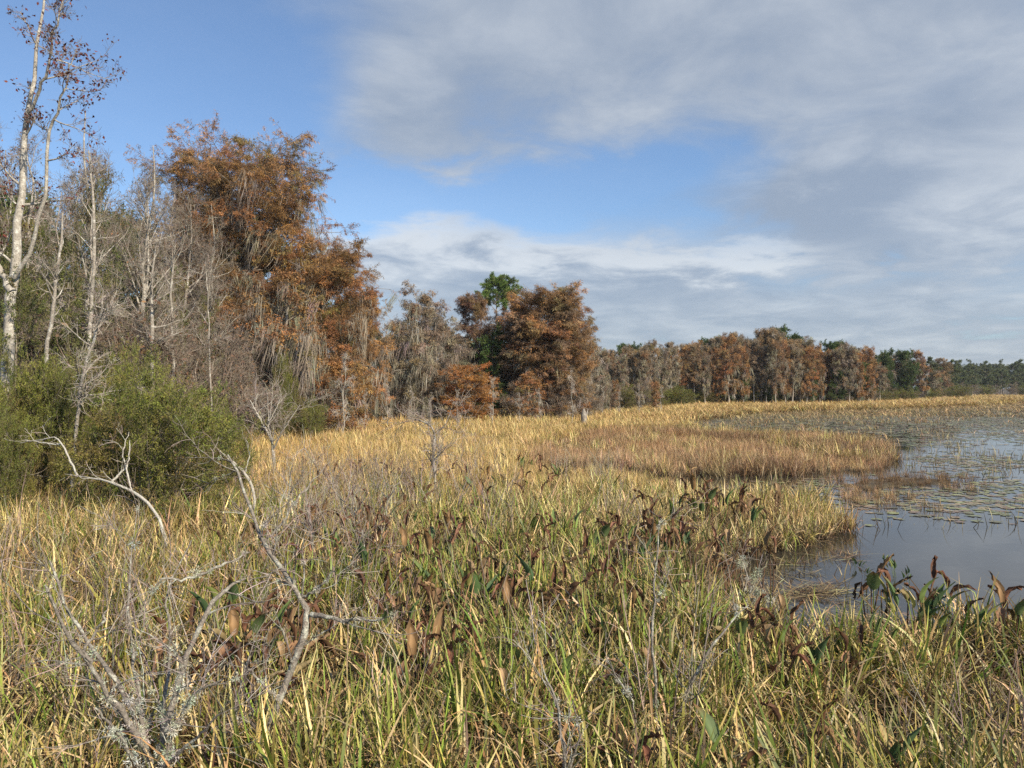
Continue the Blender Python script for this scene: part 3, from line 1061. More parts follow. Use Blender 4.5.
def pine(seed, H):
    """tall bare pine trunk with a rounded head of needle tufts"""
    r = np.random.default_rng(seed)
    T = trunk_line(H * .95, r, .01, .01)
    tt = np.linspace(0, 1, len(T))
    rad = H * .012 * (1 - .8 * tt)
    tb, cb = MB(), MB()
    bark = np.array((.28, .21, .16))
    tb.tubes(T, rad[None], 8, bark)
    S, D, pi, t, rr = spawn(T[None], rad[None], 34, .80, .99, 62, 16, r)
    L = H * .17 * np.sqrt(np.clip(1 - ((t - .88) / .13) ** 2, .15, 1)) * r.uniform(.7, 1.05, len(S))
    P1 = grow(S, D, L, 6, .12, .07, r)
    R1 = taper(np.minimum(rr * .6, .05), np.full(len(S), .012), len(S), 7)
    tb.tubes(P1, R1, 5, bark)
    S, D, pi, t, rr = spawn(P1, R1, 9, .35, 1, 45, 14, r)
    P2 = grow(S, D, L[pi] * .32 * r.uniform(.6, 1.2, len(S)), 3, .1, .12, r)
    cb.tubes(P2, taper(rr * .6, np.full(len(S), .006), len(S), 4), 3, bark)
    n = len(P2)
    m = 60
    ii = np.repeat(np.arange(n), m)
    pos = P2[ii, 3] - (P2[ii, 3] - P2[ii, 2]) * r.uniform(0, 1.4, (len(ii), 1))
    d = unit(P2[ii, 3] - P2[ii, 1]) * .5 + unit(r.normal(size=pos.shape)) * .8
    d[:, 2] += .15
    hue = pick([(.13, .20, .05), (.16, .23, .06), (.09, .15, .04)], (2, 2, 1), n, r, .15)
    cb.leaves(pos, d, r.uniform(.22, .36, len(ii)), r.uniform(.03, .05, len(ii)), hue[ii] * np.exp(r.normal(0, .15, (len(ii), 1))), r)
    return {'trunk': tb.mesh('pine_trunk', M_BARK, True), 'crown': cb.mesh('pine_crown', M_LEAF)}


# hero trees --------------------------------------------------------
def dome(peak, wmax, wtop):
    def f(t):
        if t < peak:
            return wmax * (.72 + .28 * (t / peak))
        u = (t - peak) / (1 - peak)
        return wmax + (wtop - wmax) * u ** 1.7
    return f


def build_trees():
    # --- tall rust cypress and its neighbours
    A = cypress(11, 17.0, dome(.78, .30, .23), .2, 170, 11, 5, (.165, .024), 32, RUSTLEAF, (4, 3, 3, 3), (.24, .20, .16), .024, 560, (.5, 2.2), (.05, .85), lowang=(-8, 34), topbias=.62, mossw=(.012, .032), jit=.24)
    stand('rust_cypress', A, 17.0, 244, 42, 136, 'tallest rust-orange cypress with grey moss under its limbs', 'tree', rz=.4, wpx=166)
    B = cypress(12, 12.0, dome(.68, .32, .20), .10, 125, 11, 5, (.16, .024), 27, RUSTLEAF, (5, 4, 3, 1), (.24, .20, .16), .024, 420, (.6, 2.2), (.02, .8), lowang=(-10, 36), topbias=.72, mossw=(.012, .032), jit=.22)
    stand('rust_cypress', B, 12.0, 322, 43, 236, 'broad rust cypress leaning against the right side of the tallest one', 'tree', rz=.2, wpx=122)
    Cc = cypress(13, 9.0, dome(.5, .25, .12), .2, 56, 9, 4, (.15, .045), 9, RUSTLEAF, (2, 3, 4, 1), (.26, .23, .19), .022, 280, (.9, 2.6), (.1, .95), mossw=(.012, .034))
    stand('mossy_cypress', Cc, 9.0, 281, 38, 270, 'moss-draped cypress with long grey strands before the tall rust one', 'tree', rz=.1, wpx=80)
    stand('mossy_cypress', Cc, 9.0, 232, 40, 285, 'moss-draped cypress left of the longest grey strands', 'tree', rz=4.0, wpx=70)
    stand('rust_cypress', B, 12.0, 203, 47, 185, 'dark rust cypress at the left shoulder of the tallest one', 'tree', rz=3.3, wpx=90)
    stand('rust_cypress', B, 12.0, 360, 47, 284, 'low rust cypress at the right end of the rust group', 'tree', rz=5.9, wpx=58)
    D = cypress(14, 6.0, dome(.5, .27, .12), .15, 50, 9, 4, (.13, .04), 9, RUSTLEAF, (3, 3, 3, 1), (.34, .31, .26), .014, 40, (.3, .8), (.1, .7), mossw=(.01, .025))
    stand('small_cypress', D, 6.0, 343, 38, 345, 'young rust cypress with a thin pale trunk under the broad one', 'tree', rz=.3, wpx=55)
    # --- centre group
    G = [cypress(20 + i, 11.0, dome(.62, .17, .11), .2, 62, 9, 4, (.22, .038), 8, GREYLEAF, (3, 2, 2, 2), (.34, .30, .25), .015, 170, (.5, 1.8), (.05, .85), lowang=(-5, 48), mossw=(.012, .032), branchcol=(.36, .32, .27)) for i in range(2)]
    stand('grey_cypress', G[0], 11.0, 408, 50, 283, 'tall thin grey-brown cypress hung with moss, right of the rust group', 'tree', rz=1.3, wpx=52)
    stand('grey_cypress', G[1], 11.0, 438, 52, 296, 'thin grey cypress with a narrow pale crown and straight trunk', 'tree', rz=.2, wpx=44)
    stand('grey_cypress', G[1], 11.0, 421, 56, 320, 'grey mossy cypress between the two tallest thin grey ones', 'tree', rz=2.8, wpx=50)
    stand('grey_cypress', G[0], 11.0, 390, 54, 322, 'grey mossy cypress touching the edge of the rust group', 'tree', rz=4.4, wpx=46)
    stand('grey_cypress', G[0], 11.0, 459, 58, 322, 'grey cypress behind the small bright orange one', 'tree', rz=5.5, wpx=44)
    E = cypress(30, 11.0, dome(.72, .25, .17), .3, 84, 9, 5, (.19, .032), 19, DARKRED + BROWNLEAF[:1], (3, 2, 2, 2), (.22, .19, .15), .02, 50, (.4, 1.2), lowang=(-5, 40))
    stand('brown_cypress', E, 11.0, 478, 62, 293, 'dark reddish-brown cypress left of the round pine crown', 'tree', rz=.7, wpx=56)
    BIG = [cypress(31 + i, 10.5, dome(.74, .27, .20), .12, 150, 10, 5, (.18, .027), 20, BROWNLEAF + RUSTLEAF[:2], (3, 2, 2, 2, 2, 1), (.30, .26, .22), .018, 110, (.4, 1.3), (.05, .5), branchcol=(.36, .31, .26), jit=.22, lowang=(-8, 34), topbias=.7, mossw=(.012, .032)) for i in range(2)]
    stand('brown_cypress', BIG[0], 10.5, 543, 58, 286, 'big round-topped brown cypress, largest of the middle group', 'tree', rz=1.9, wpx=92)
    stand('brown_cypress', BIG[1], 10.5, 518, 60, 303, 'brown cypress at the left side of the round-topped one', 'tree', rz=.5, wpx=60)
    stand('brown_cypress', BIG[1], 10.5, 568, 57, 316, 'orange-brown cypress at the right side of the round-topped one', 'tree', rz=3.5, wpx=56)
    stand('brown_cypress', G[1], 11.0, 582, 63, 318, 'thin brown cypress ending the middle group on the right', 'tree', rz=3.0, wpx=36)
    stand('brown_cypress', G[0], 11.0, 596, 70, 346, 'low pale cypress right of the middle group', 'tree', rz=.8, wpx=30)
    O = cypress(40, 5.0, dome(.7, .36, .24), .22, 70, 8, 5, (.12, .024), 18, [(.37, .165, .045), (.42, .19, .055), (.29, .135, .045)], (3, 2, 2), (.44, .41, .35), .014, 0, lowang=(-5, 40))
    stand('small_cypress', O, 5.0, 468, 51, 364, 'small bright orange cypress with a white forked trunk', 'tree', rz=1.0, wpx=62)
    stand('small_cypress', D, 6.0, 528, 53, 372, 'small brown cypress under the big round-topped tree', 'tree', rz=2.5, wpx=36)
    PINE = pine(50, 14.0)
    stand('pine_tree', PINE, 14.0, 498, 74, 273, 'tall pine whose round green crown stands above the middle trees', 'tree', rz=.4, wpx=42)
    EV = [leafy(60 + i, 9.0, 6.0, EVERG, (3, 2, 2, 1), .12, 40, 9, 5, 12, (.20, .08), .018) for i in range(3)]
    stand('evergreen_tree', EV[0], 9.0, 494, 58, 326, 'dark green broadleaf tree standing between the brown cypresses', 'tree', rz=.4, wpx=48)
    stand('evergreen_tree', EV[1], 9.0, 395, 58, 335, 'dark green tree half hidden behind the grey mossy cypresses', 'tree', rz=.9, wpx=44)
    for i, (px, Y, top) in enumerate(((420, 66, 335), (450, 68, 340), (478, 70, 338), (520, 68, 330), (548, 70, 330), (575, 72, 345), (375, 60, 330), (590, 76, 360))):
        stand('evergreen_tree', EV[i % 3], 9.0, px, Y, top, 'shaded dark evergreen filling behind the middle group', 'tree', 'dark evergreens behind the middle group', auto='behind the middle group', wpx=44)
    # --- left grove: bare hardwoods, evergreens behind
    BT = [bare_tree(70 + i, 10.0, ((.40, .36, .31), (.30, .26, .22), (.36, .33, .28))[i], .013, .30, (20, 8, 6, 3), .22, 1 + (i == 2), [(.16, .09, .05), (.22, .12, .06), (.12, .10, .04)], 420, (.09, .05), (.22, .185, .15)) for i in range(3)]
    k = 0
    for px, Y, top in ((95, 24, 152), (62, 27, 178), (128, 28, 160), (150, 31, 170), (178, 34, 186), (112, 33, 140), (32, 29, 128), (-28, 24, 95), (-80, 23, 60), (78, 36, 158),
                       (165, 38, 180), (200, 37, 215), (8, 34, 140), (-120, 26, 90)):
        stand('bare_tree', BT[k % 3], 10.0, px, Y, top, ('grey leafless tree with fine tangled twigs', 'brown-barked leafless tree with dense twigs', 'forked grey leafless tree')[k % 3], 'tree',
              'leafless trees in the left grove', wide=.8, auto='left grove')
        k += 1
    k = 0
    for px, Y, top in ((40, 40, 205), (100, 43, 212), (-45, 37, 170), (155, 47, 235), (5, 45, 190), (205, 52, 245), (70, 50, 220), (250, 54, 230), (300, 55, 260), (130, 52, 215), (-100, 40, 170), (350, 56, 300), (20, 33, 250), (-140, 34, 190)):
        stand('evergreen_tree', EV[k % 3], 9.0, px, Y, top, ('dark evergreen tree behind the bare trunks', 'deep green leafy tree behind the leafless trees', 'shaded green tree at the back of the grove')[k % 3], 'tree',
              'evergreens at the back of the left grove', wide=.85, auto='left grove')
        k += 1
    SPR = [leafy(160 + i, 9.0, 5.0, [(.12, .14, .035), (.16, .16, .045), (.09, .11, .03), (.17, .13, .06)], (2, 2, 2, 1), .2, 36, 8, 4, 9, (.12, .05), .012, (.26, .22, .17)) for i in range(2)]
    for i, (px, Y, top, w) in enumerate(((102, 25, 168, 55), (30, 26, 196, 60), (152, 29, 255, 50), (60, 23, 262, 70), (10, 20, 262, 60), (180, 33, 262, 40), (122, 30, 205, 46), (205, 36, 290, 36), (80, 28, 215, 46), (48, 25, 225, 40), (-10, 23, 200, 60))):
        stand('thin_leaved_tree', SPR[i % 2], 9.0, px, Y, top, 'thinly leaved olive green tree among the bare trunks', 'tree', 'thin green trees in the left grove', auto='left grove', wpx=w)
    # thickets of brown twigs under the grove
    TH = [bare_tree(80 + i, 3.2, (.24, .18, .14), .010, .45, (26, 7, 5, 3), .04, 7, [(.17, .10, .06), (.21, .13, .07)], 350, (.09, .05), (.235, .195, .155), mat=M_BARK, thin=.8) for i in range(2)]
    k = 0
    for px, Y, top in ((110, 24, 300), (150, 25, 312), (185, 27, 318), (215, 30, 322), (240, 33, 345), (60, 25, 300), (20, 26, 290), (270, 38, 360), (310, 42, 365), (355, 46, 372), (395, 50, 372),
                       (430, 52, 378), (515, 56, 375), (560, 56, 380), (590, 60, 378), (135, 31, 290), (195, 36, 300), (230, 38, 310), (-40, 25, 290), (610, 72, 380), (640, 80, 380)):
        stand('brown_thicket', TH[k % 2], 3.2, px, Y, top, ('low thicket of brown leafless twigs', 'reddish-brown twiggy thicket with a few dead leaves')[k % 2], 'shrub',
              'brown thickets along the foot of the trees', wide=1.25, auto='forest edge')
        k += 1
    # --- green shrubs in front of the grove
    MY = [leafy(90 + i, 3.4, 4.4, MYRTLE, (4, 4, 3, 2, 1), .06, 70, 9, 6, 16, (.080, .022), .010, (.22, .18, .13), multi=10, leaf_z=.05) for i in range(3)]
    for i, (px, Y, top, w, lab) in enumerate(((160, 14.2, 350, 200, 'big rounded olive green shrub at the edge of the grass'), (-6, 13.2, 385, 92, 'dense green shrub at the left edge, nearest of the shrubs'),
                                              (62, 17.0, 352, 120, 'green shrub rising behind the white leaning stem'), (218, 16.8, 388, 95, 'low olive shrub at the right foot of the big rounded one'),
                                              (-75, 14.5, 350, 150, 'green shrub cut by the left edge of the photo'), (120, 18.0, 343, 110, 'upright green shrub behind the big rounded one'),
                                              (22, 16.5, 335, 90, 'tall green shrub at the foot of the white trunk'), (306, 33, 396, 50, 'small bright green shrub beneath the hanging moss'),
                                              (284, 36, 350, 26, 'upright green shrub among the strands of moss'), (112, 15.0, 398, 64, 'low shrub with thin leaves left of the big rounded one'))):
        stand('green_shrub', MY[i % 3], 3.4, px, Y, top, lab, 'shrub', 'green shrubs before the left grove', wpx=w)
    # --- right-hand treeline
    PC = []
    for i in range(5):
        pal, w = ((BROWNLEAF, (2, 1, 2, 3)), (RUSTLEAF[:3] + BROWNLEAF[:2], (3, 1, 2, 2, 2)), (GREYLEAF, (2, 2, 2, 1)), (BROWNLEAF + GREYLEAF[:1], (2, 1, 2, 1, 2)), (GREYLEAF + BROWNLEAF[:1], (2, 2, 1, 1, 2)))[i]
        PC.append(cypress(100 + i, 11.0, dome(.70, (.20, .17, .15, .21, .17)[i], .13), (.36, .20, .32, .26, .42)[i], 74, 8, 3, (.30, .045), 11, pal, w, (.36, .32, .27), .0125, 60, (.5, 1.6), (.15, .7), lowang=(-6, 45), mossw=(.025, .06), jit=.2))
    desc = ('brown-crowned cypress with a pale straight trunk', 'rusty cypress with a pale trunk', 'thin greyish cypress with a sparse crown', 'dark brown cypress', 'pale grey-brown cypress')
    tops = ((600, 349), (625, 352), (645, 347), (660, 343), (680, 343), (700, 340), (722, 334), (742, 330), (762, 330), (778, 327), (795, 331), (808, 336), (820, 346), (835, 340), (850, 341), (862, 344), (872, 352))
    tx, ty = [a for a, b in tops], [b for a, b in tops]
    k = 0
    for row, (Y0, step, dt) in enumerate(((104, 12.5, 6), (112, 11, 0), (121, 12, 3))):
        px = 676 + row * 4
        while px < 872:
            top = np.interp(px, tx, ty) + dt + rng.uniform(-4, 12)
            j = int(rng.choice(5, p=(.24, .42, .06, .22, .06)))
            stand('pond_cypress', PC[j], 11.0, px, Y0 + rng.uniform(-3, 3) + (px - 760) * .05, top, desc[j], 'tree', 'cypresses of the right-hand treeline', wide=rng.uniform(.6, 1.05), auto='right treeline')
            px += step * rng.uniform(.5, 1.1)
            k += 1
    for px, Y, top, j in ((600, 78, 347, 2), (612, 84, 350, 4), (622, 82, 354, 2), (633, 88, 350, 0), (643, 86, 347, 4), (652, 92, 340, 3), (662, 95, 345, 2), (671, 98, 342, 4), (628, 96, 345, 3), (648, 100, 346, 0), (608, 92, 352, 0),
                          (615, 72, 380, 1), (640, 76, 378, 2), (655, 79, 381, 1), (603, 70, 375, 4)):
        stand('pond_cypress', PC[j], 11.0, px, Y, top, desc[j], 'tree', 'cypresses between the middle group and the right treeline', wide=.85, auto='gap beside the middle group')
    # beyond: greens and browns, far right
    FG = [leafy(120 + i, 10.0, 7.5, HAZEGREEN, (2, 2, 2, 1), .22, 26, 7, 4, 9, (.42, .17), .018, (.25, .21, .17), jit=.2) for i in range(3)]
    for px, Y, top in ((628, 118, 343), (640, 124, 346), (606, 112, 352), (690, 128, 350), (720, 135, 352), (752, 132, 345), (780, 134, 332), (810, 138, 350), (735, 128, 360), (700, 122, 365), (845, 136, 358), (870, 140, 354), (665, 118, 358), (695, 102, 372), (735, 103, 368), (772, 104, 376), (806, 106, 362), (838, 107, 370), (858, 112, 358), (790, 118, 334), (748, 119, 340), (776, 116, 326), (884, 139, 349), (907, 145, 350), (712, 114, 338), (832, 116, 341)):
        stand('evergreen_tree', EV[int(px) % 3], 9.0, px, Y, top, 'dark evergreen standing behind the brown cypresses', 'tree', 'evergreens behind the right treeline', auto='right treeline')
    k = 0
    for px, Y, top in ((874, 136, 356), (884, 146, 353), (892, 150, 356), (900, 148, 352), (911, 160, 354), (921, 158, 350), (930, 168, 357), (940, 172, 358), (948, 176, 360), (880, 128, 366), (905, 145, 366), (935, 160, 370)):
        if k % 2 == 0 or px in (911,):
            stand('evergreen_tree', FG[k % 3], 10.0, px, Y, top, 'rounded green tree among the browns', 'tree', 'trees at the right end of the treeline', auto='right end of the treeline')
        else:
            stand('pond_cypress', PC[(k * 2 + 1) % 5], 11.0, px, Y, top, desc[(k * 2 + 1) % 5], 'tree', 'trees at the right end of the treeline', wide=1.2, auto='right end of the treeline')
        k += 1
    k = 0
    for row, (Y0, dt) in enumerate(((238, 10), (262, 3), (285, 0))):
        px = 940 + row * 3
        while px < 1150:
            top = 361 + dt + rng.uniform(-2, 3)
            stand('far_tree', FG[k % 3], 10.0, px, Y0 + (px - 940) * .25, top, ('hazy green tree in the far wood', 'dull green spreading tree in the far wood', 'haze-paled green rounded tree in the far wood')[k % 3], 'tree', 'trees of the far wood', wide=1.15, auto='far wood')
            px += rng.uniform(9, 15)
            k += 1
    # understorey
    k = 0
    for px0, px1, st, Y0, Y1, t0, t1 in ((676, 880, 10, 104, 118, 385, 391), (880, 965, 9, 132, 175, 384, 389), (960, 1120, 12, 225, 260, 381, 386), (600, 676, 11, 74, 95, 384, 388)):
        px = px0
        while px < px1:
            f = (px - px0) / (px1 - px0)
            stand('low_shrub', (MY[k % 3] if k % 3 == 1 else TH[k % 2]), 3.3, px, Y0 + (Y1 - Y0) * f + rng.uniform(-2, 6), rng.uniform(t0, t1), ('brown twiggy shrub', 'rounded green shrub', 'reddish brown low shrub')[k % 3], 'shrub', 'low shrubs at the foot of the treeline',
                  wide=1.5, auto='foot of the treeline')
            px += st * rng.uniform(.7, 1.3)
            k += 1
    # --- the tall pale tree at the left edge
    Y = 20.0
    o = at(8, HOR, Y)
    def ln(pts, y=Y, dy=0.0):
        n = len(pts)
        return [at(px, py, y + dy * i / max(1, n - 1)) - np.array((o[0], Y, .03)) for i, (px, py) in enumerate(pts)]
    base = np.array((at(4, HOR, Y)[0] - o[0], 0, -.05))
    L0 = [base] + ln([(7, 340), (11, 300), (14, 275), (18, 235), (21, 195), (24, 150), (27, 110), (33, 70), (39, 25), (46, -40)], dy=.6)
    L1 = ln([(14, 278), (27, 255), (38, 215), (47, 178), (49, 130), (58, 112), (64, 85), (68, 62)], dy=-1.0)
    L2 = ln([(12, 292), (1, 270), (-18, 262), (-40, 240), (-60, 180)], dy=.8)
    L3 = ln([(27, 112), (38, 90), (46, 70), (52, 40), (60, 10), (75, -20)], dy=-.8)
    tall = bare_tree(200, 12.5, (.36, .33, .28), .02, .13, (34, 6, 4, 2), .30, lines=[L0, L1, L2, L3], lrad=[(.17, .145, .13, .11, .09, .07, .055, .04, .018), (.055, .048, .04, .03, .012), (.11, .09, .06, .03), (.045, .035, .025, .01)],
                     leafcol=[(.12, .035, .03), (.17, .05, .035), (.10, .045, .03)], leafn=1500, leaf=(.10, .06), twigcol=(.25, .20, .17), leaf_above=4.0)
    tag(place('tall_pale_tree', tall, (o[0], Y, .03)), 'tall pale-barked tree with forked white trunk and few dark red leaves', 'tree')
    # slim white stems before the grove
    for lab, yy, pts, rad, br in (
            ('slim white dead trunk with level side branches left of centre grove', 18.5, [(46, 350), (50, 330), (55, 290), (60, 250), (62, 212)], (.085, .075, .06, .03), 8),
            ('grey trunk standing straight in the middle of the bare grove', 23.0, [(88, 380), (90, 320), (94, 260), (93, 200), (88, 150)], (.12, .10, .08, .03), 14),
            ('white leaning stem growing up through the green shrubs', 14.8, [(73, 460), (77, 420), (80, 390), (90, 350), (99, 322), (103, 290)], (.06, .055, .045, .015), 14),
            ('paired pale trunk behind the big rounded shrub', 24.0, [(152, 380), (152, 330), (151, 290), (156, 240)], (.12, .11, .08, .03), 12),
            ('thin white bare stem before the dark moss', 27.0, [(211, 395), (209, 340), (207, 285), (206, 270)], (.05, .045, .03, .012), 6),
            ('reddish trunk right of the paired pale one', 26.0, [(173, 385), (172, 330), (170, 290), (175, 245)], (.10, .09, .07, .03), 10)):
        q = at(pts[0][0], HOR, yy)
        l = [np.array((0, 0, -.05))] + [at(a, b, yy) - np.array((q[0], yy, .03)) for a, b in pts]
        sp = bare_tree(int(pts[0][0]) + 300, 5.0, (.29, .26, .22), .02, .26, (br, 5, 4, 2), .35, lines=[l], lrad=[tuple(q * .55 for q in (rad[0] * 1.1,) + tuple(rad))], twigcol=(.36, .32, .27), thin=.9)
        tag(place('pale_dead_stem', sp, (q[0], yy, .03)), lab, 'dead tree', 'pale dead stems in the left grove')
    # bare white saplings along the marsh edge
    SAP = [bare_tree(400 + i, 3.5, (.36, .33, .28), .009, .20, (16, 6, 4, 0), .2, 1, None, 0, twigcol=(.40, .36, .31), thin=1.4) for i in range(2)]
    for i, (px, Y, top) in enumerate(((342, 36, 352), (388, 42, 378), (492, 45, 376), (573, 46, 370), (602, 60, 385), (430, 40, 392), (458, 43, 388), (540, 50, 388), (640, 66, 383), (620, 62, 388), (520, 47, 392), (365, 38, 388), (660, 70, 386), (412, 44, 386))):
        stand('bare_sapling', SAP[i % 2], 3.5, px, Y, top, 'bare white sapling standing in the golden grass', 'sapling', 'bare saplings along the marsh edge', wide=.8, auto='marsh edge')


build_trees()


# ------------------------------------------------------------------ dead branches and shrubs in the foreground
def dead_shrub(name, seed, lines, label, cat='dead shrub', twig=(7, 5, 3), lichen=0, lichen_at=None, col=(.22, .195, .165), tw=.22, twigr=.0035, lich_r=.05):
    """lines: list of (points [(px,py,Y)...], radii); the first point of the first line is the foot"""
    r = np.random.default_rng(seed)
    p0 = at(*lines[0][0][0])
    o = np.array((p0[0], p0[1], .03))
    tb, cb = MB(), MB()
    ends = []
    for pts, rad in lines:
        T = np.array([at(*q) for q in pts]) - o
        u = np.concatenate([[0], np.cumsum(np.linalg.norm(np.diff(T, axis=0), axis=1))])
        ln = u[-1]
        v = np.linspace(0, ln, 18)
        Q = np.stack([np.interp(v, u, T[:, j]) for j in range(3)], -1)
        kk = np.array([.25, .5, .25])
        for j in range(3):
            Q[1:-1, j] = np.convolve(Q[:, j], kk, 'valid')
        Q[1:-1] += r.normal(0, .006, (16, 3))
        rr = .84 * np.interp(v / ln, np.linspace(0, 1, len(rad)), rad) * (1 + r.normal(0, .10, 18))
        tb.tubes(Q, rr[None], 8, np.array(col))
        S, D, pi, t, pr = spawn(Q[None], rr[None], max(2, int(twig[0] * ln)), .2, 1, 45, 15, r)
        P1 = grow(S, D, r.uniform(.3, 1.2, len(S)) * tw * 2, 6, .16, .03, r)
        R1 = taper(np.minimum(pr * .5, twigr * 2.2), np.full(len(S), twigr * .5), len(S), 7)
        tb.tubes(P1, R1, 5, np.array(col) * .85)
        S, D, pi, t, pr = spawn(P1, R1, twig[1], .2, 1, 45, 15, r)
        P2 = grow(S, D, r.uniform(.3, 1.2, len(S)) * tw, 4, .18, .02, r)
        R2 = taper(np.minimum(pr * .7, twigr), np.full(len(S), twigr * .4), len(S), 5)
        cb.tubes(P2, R2, 4, pick([(.26, .21, .18), (.34, .30, .26)], (1, 1), len(S), r, .2))
        if twig[2]:
            S, D, pi, t, pr = spawn(P2, R2, twig[2], .2, 1, 45, 15, r)
            P3 = grow(S, D, r.uniform(.3, 1.1, len(S)) * tw * .5, 3, .18, .02, r)
            cb.tubes(P3, taper(np.minimum(pr * .8, twigr * .7), np.full(len(S), twigr * .35), len(S), 4), 3, pick([(.26, .20, .17), (.34, .30, .26)], (1, 1), len(S), r, .2))
        ends += [Q[1:14], P1[:, :4].reshape(-1, 3)]
    e = place(name, {'branch': tb.mesh('dead_branches', M_DEAD, True), 'twigs': cb.mesh('dead_twigs', M_TWIG)}, o)
    if lichen:
        lb = MB()
        src = np.concatenate(ends)
        if lichen_at is not None:
            c = at(*lichen_at[:3]) - o
            dd = np.linalg.norm(src - c, axis=1)
            w = np.exp(-(dd / lichen_at[3]) ** 2) + .05
        else:
            w = np.ones(len(src))
        ctr = src[r.choice(len(src), lichen, p=w / w.sum())]
        m = 70
        ii = np.repeat(np.arange(lichen), m)
        sz = r.uniform(.4, 1.2, lichen) * lich_r
        d = unit(r.normal(size=(len(ii), 3)))
        pos = ctr[ii] + d * (sz[ii] * r.uniform(.05, .7, len(ii)))[:, None]
        hue = pick([(.50, .52, .42), (.58, .58, .50), (.44, .47, .34)], (2, 2, 1), lichen, r, .1)
        lb.leaves(pos, d + r.normal(0, .5, d.shape), sz[ii] * r.uniform(.25, .6, len(ii)), sz[ii] * r.uniform(.05, .13, len(ii)), hue[ii] * np.exp(r.normal(0, .12, (len(ii), 1))), r)
        link('lichen', lb.mesh('lichen_tufts', M_LICHEN), e.children[0] if e.children else e)
    tag(e, label, cat)
    return e


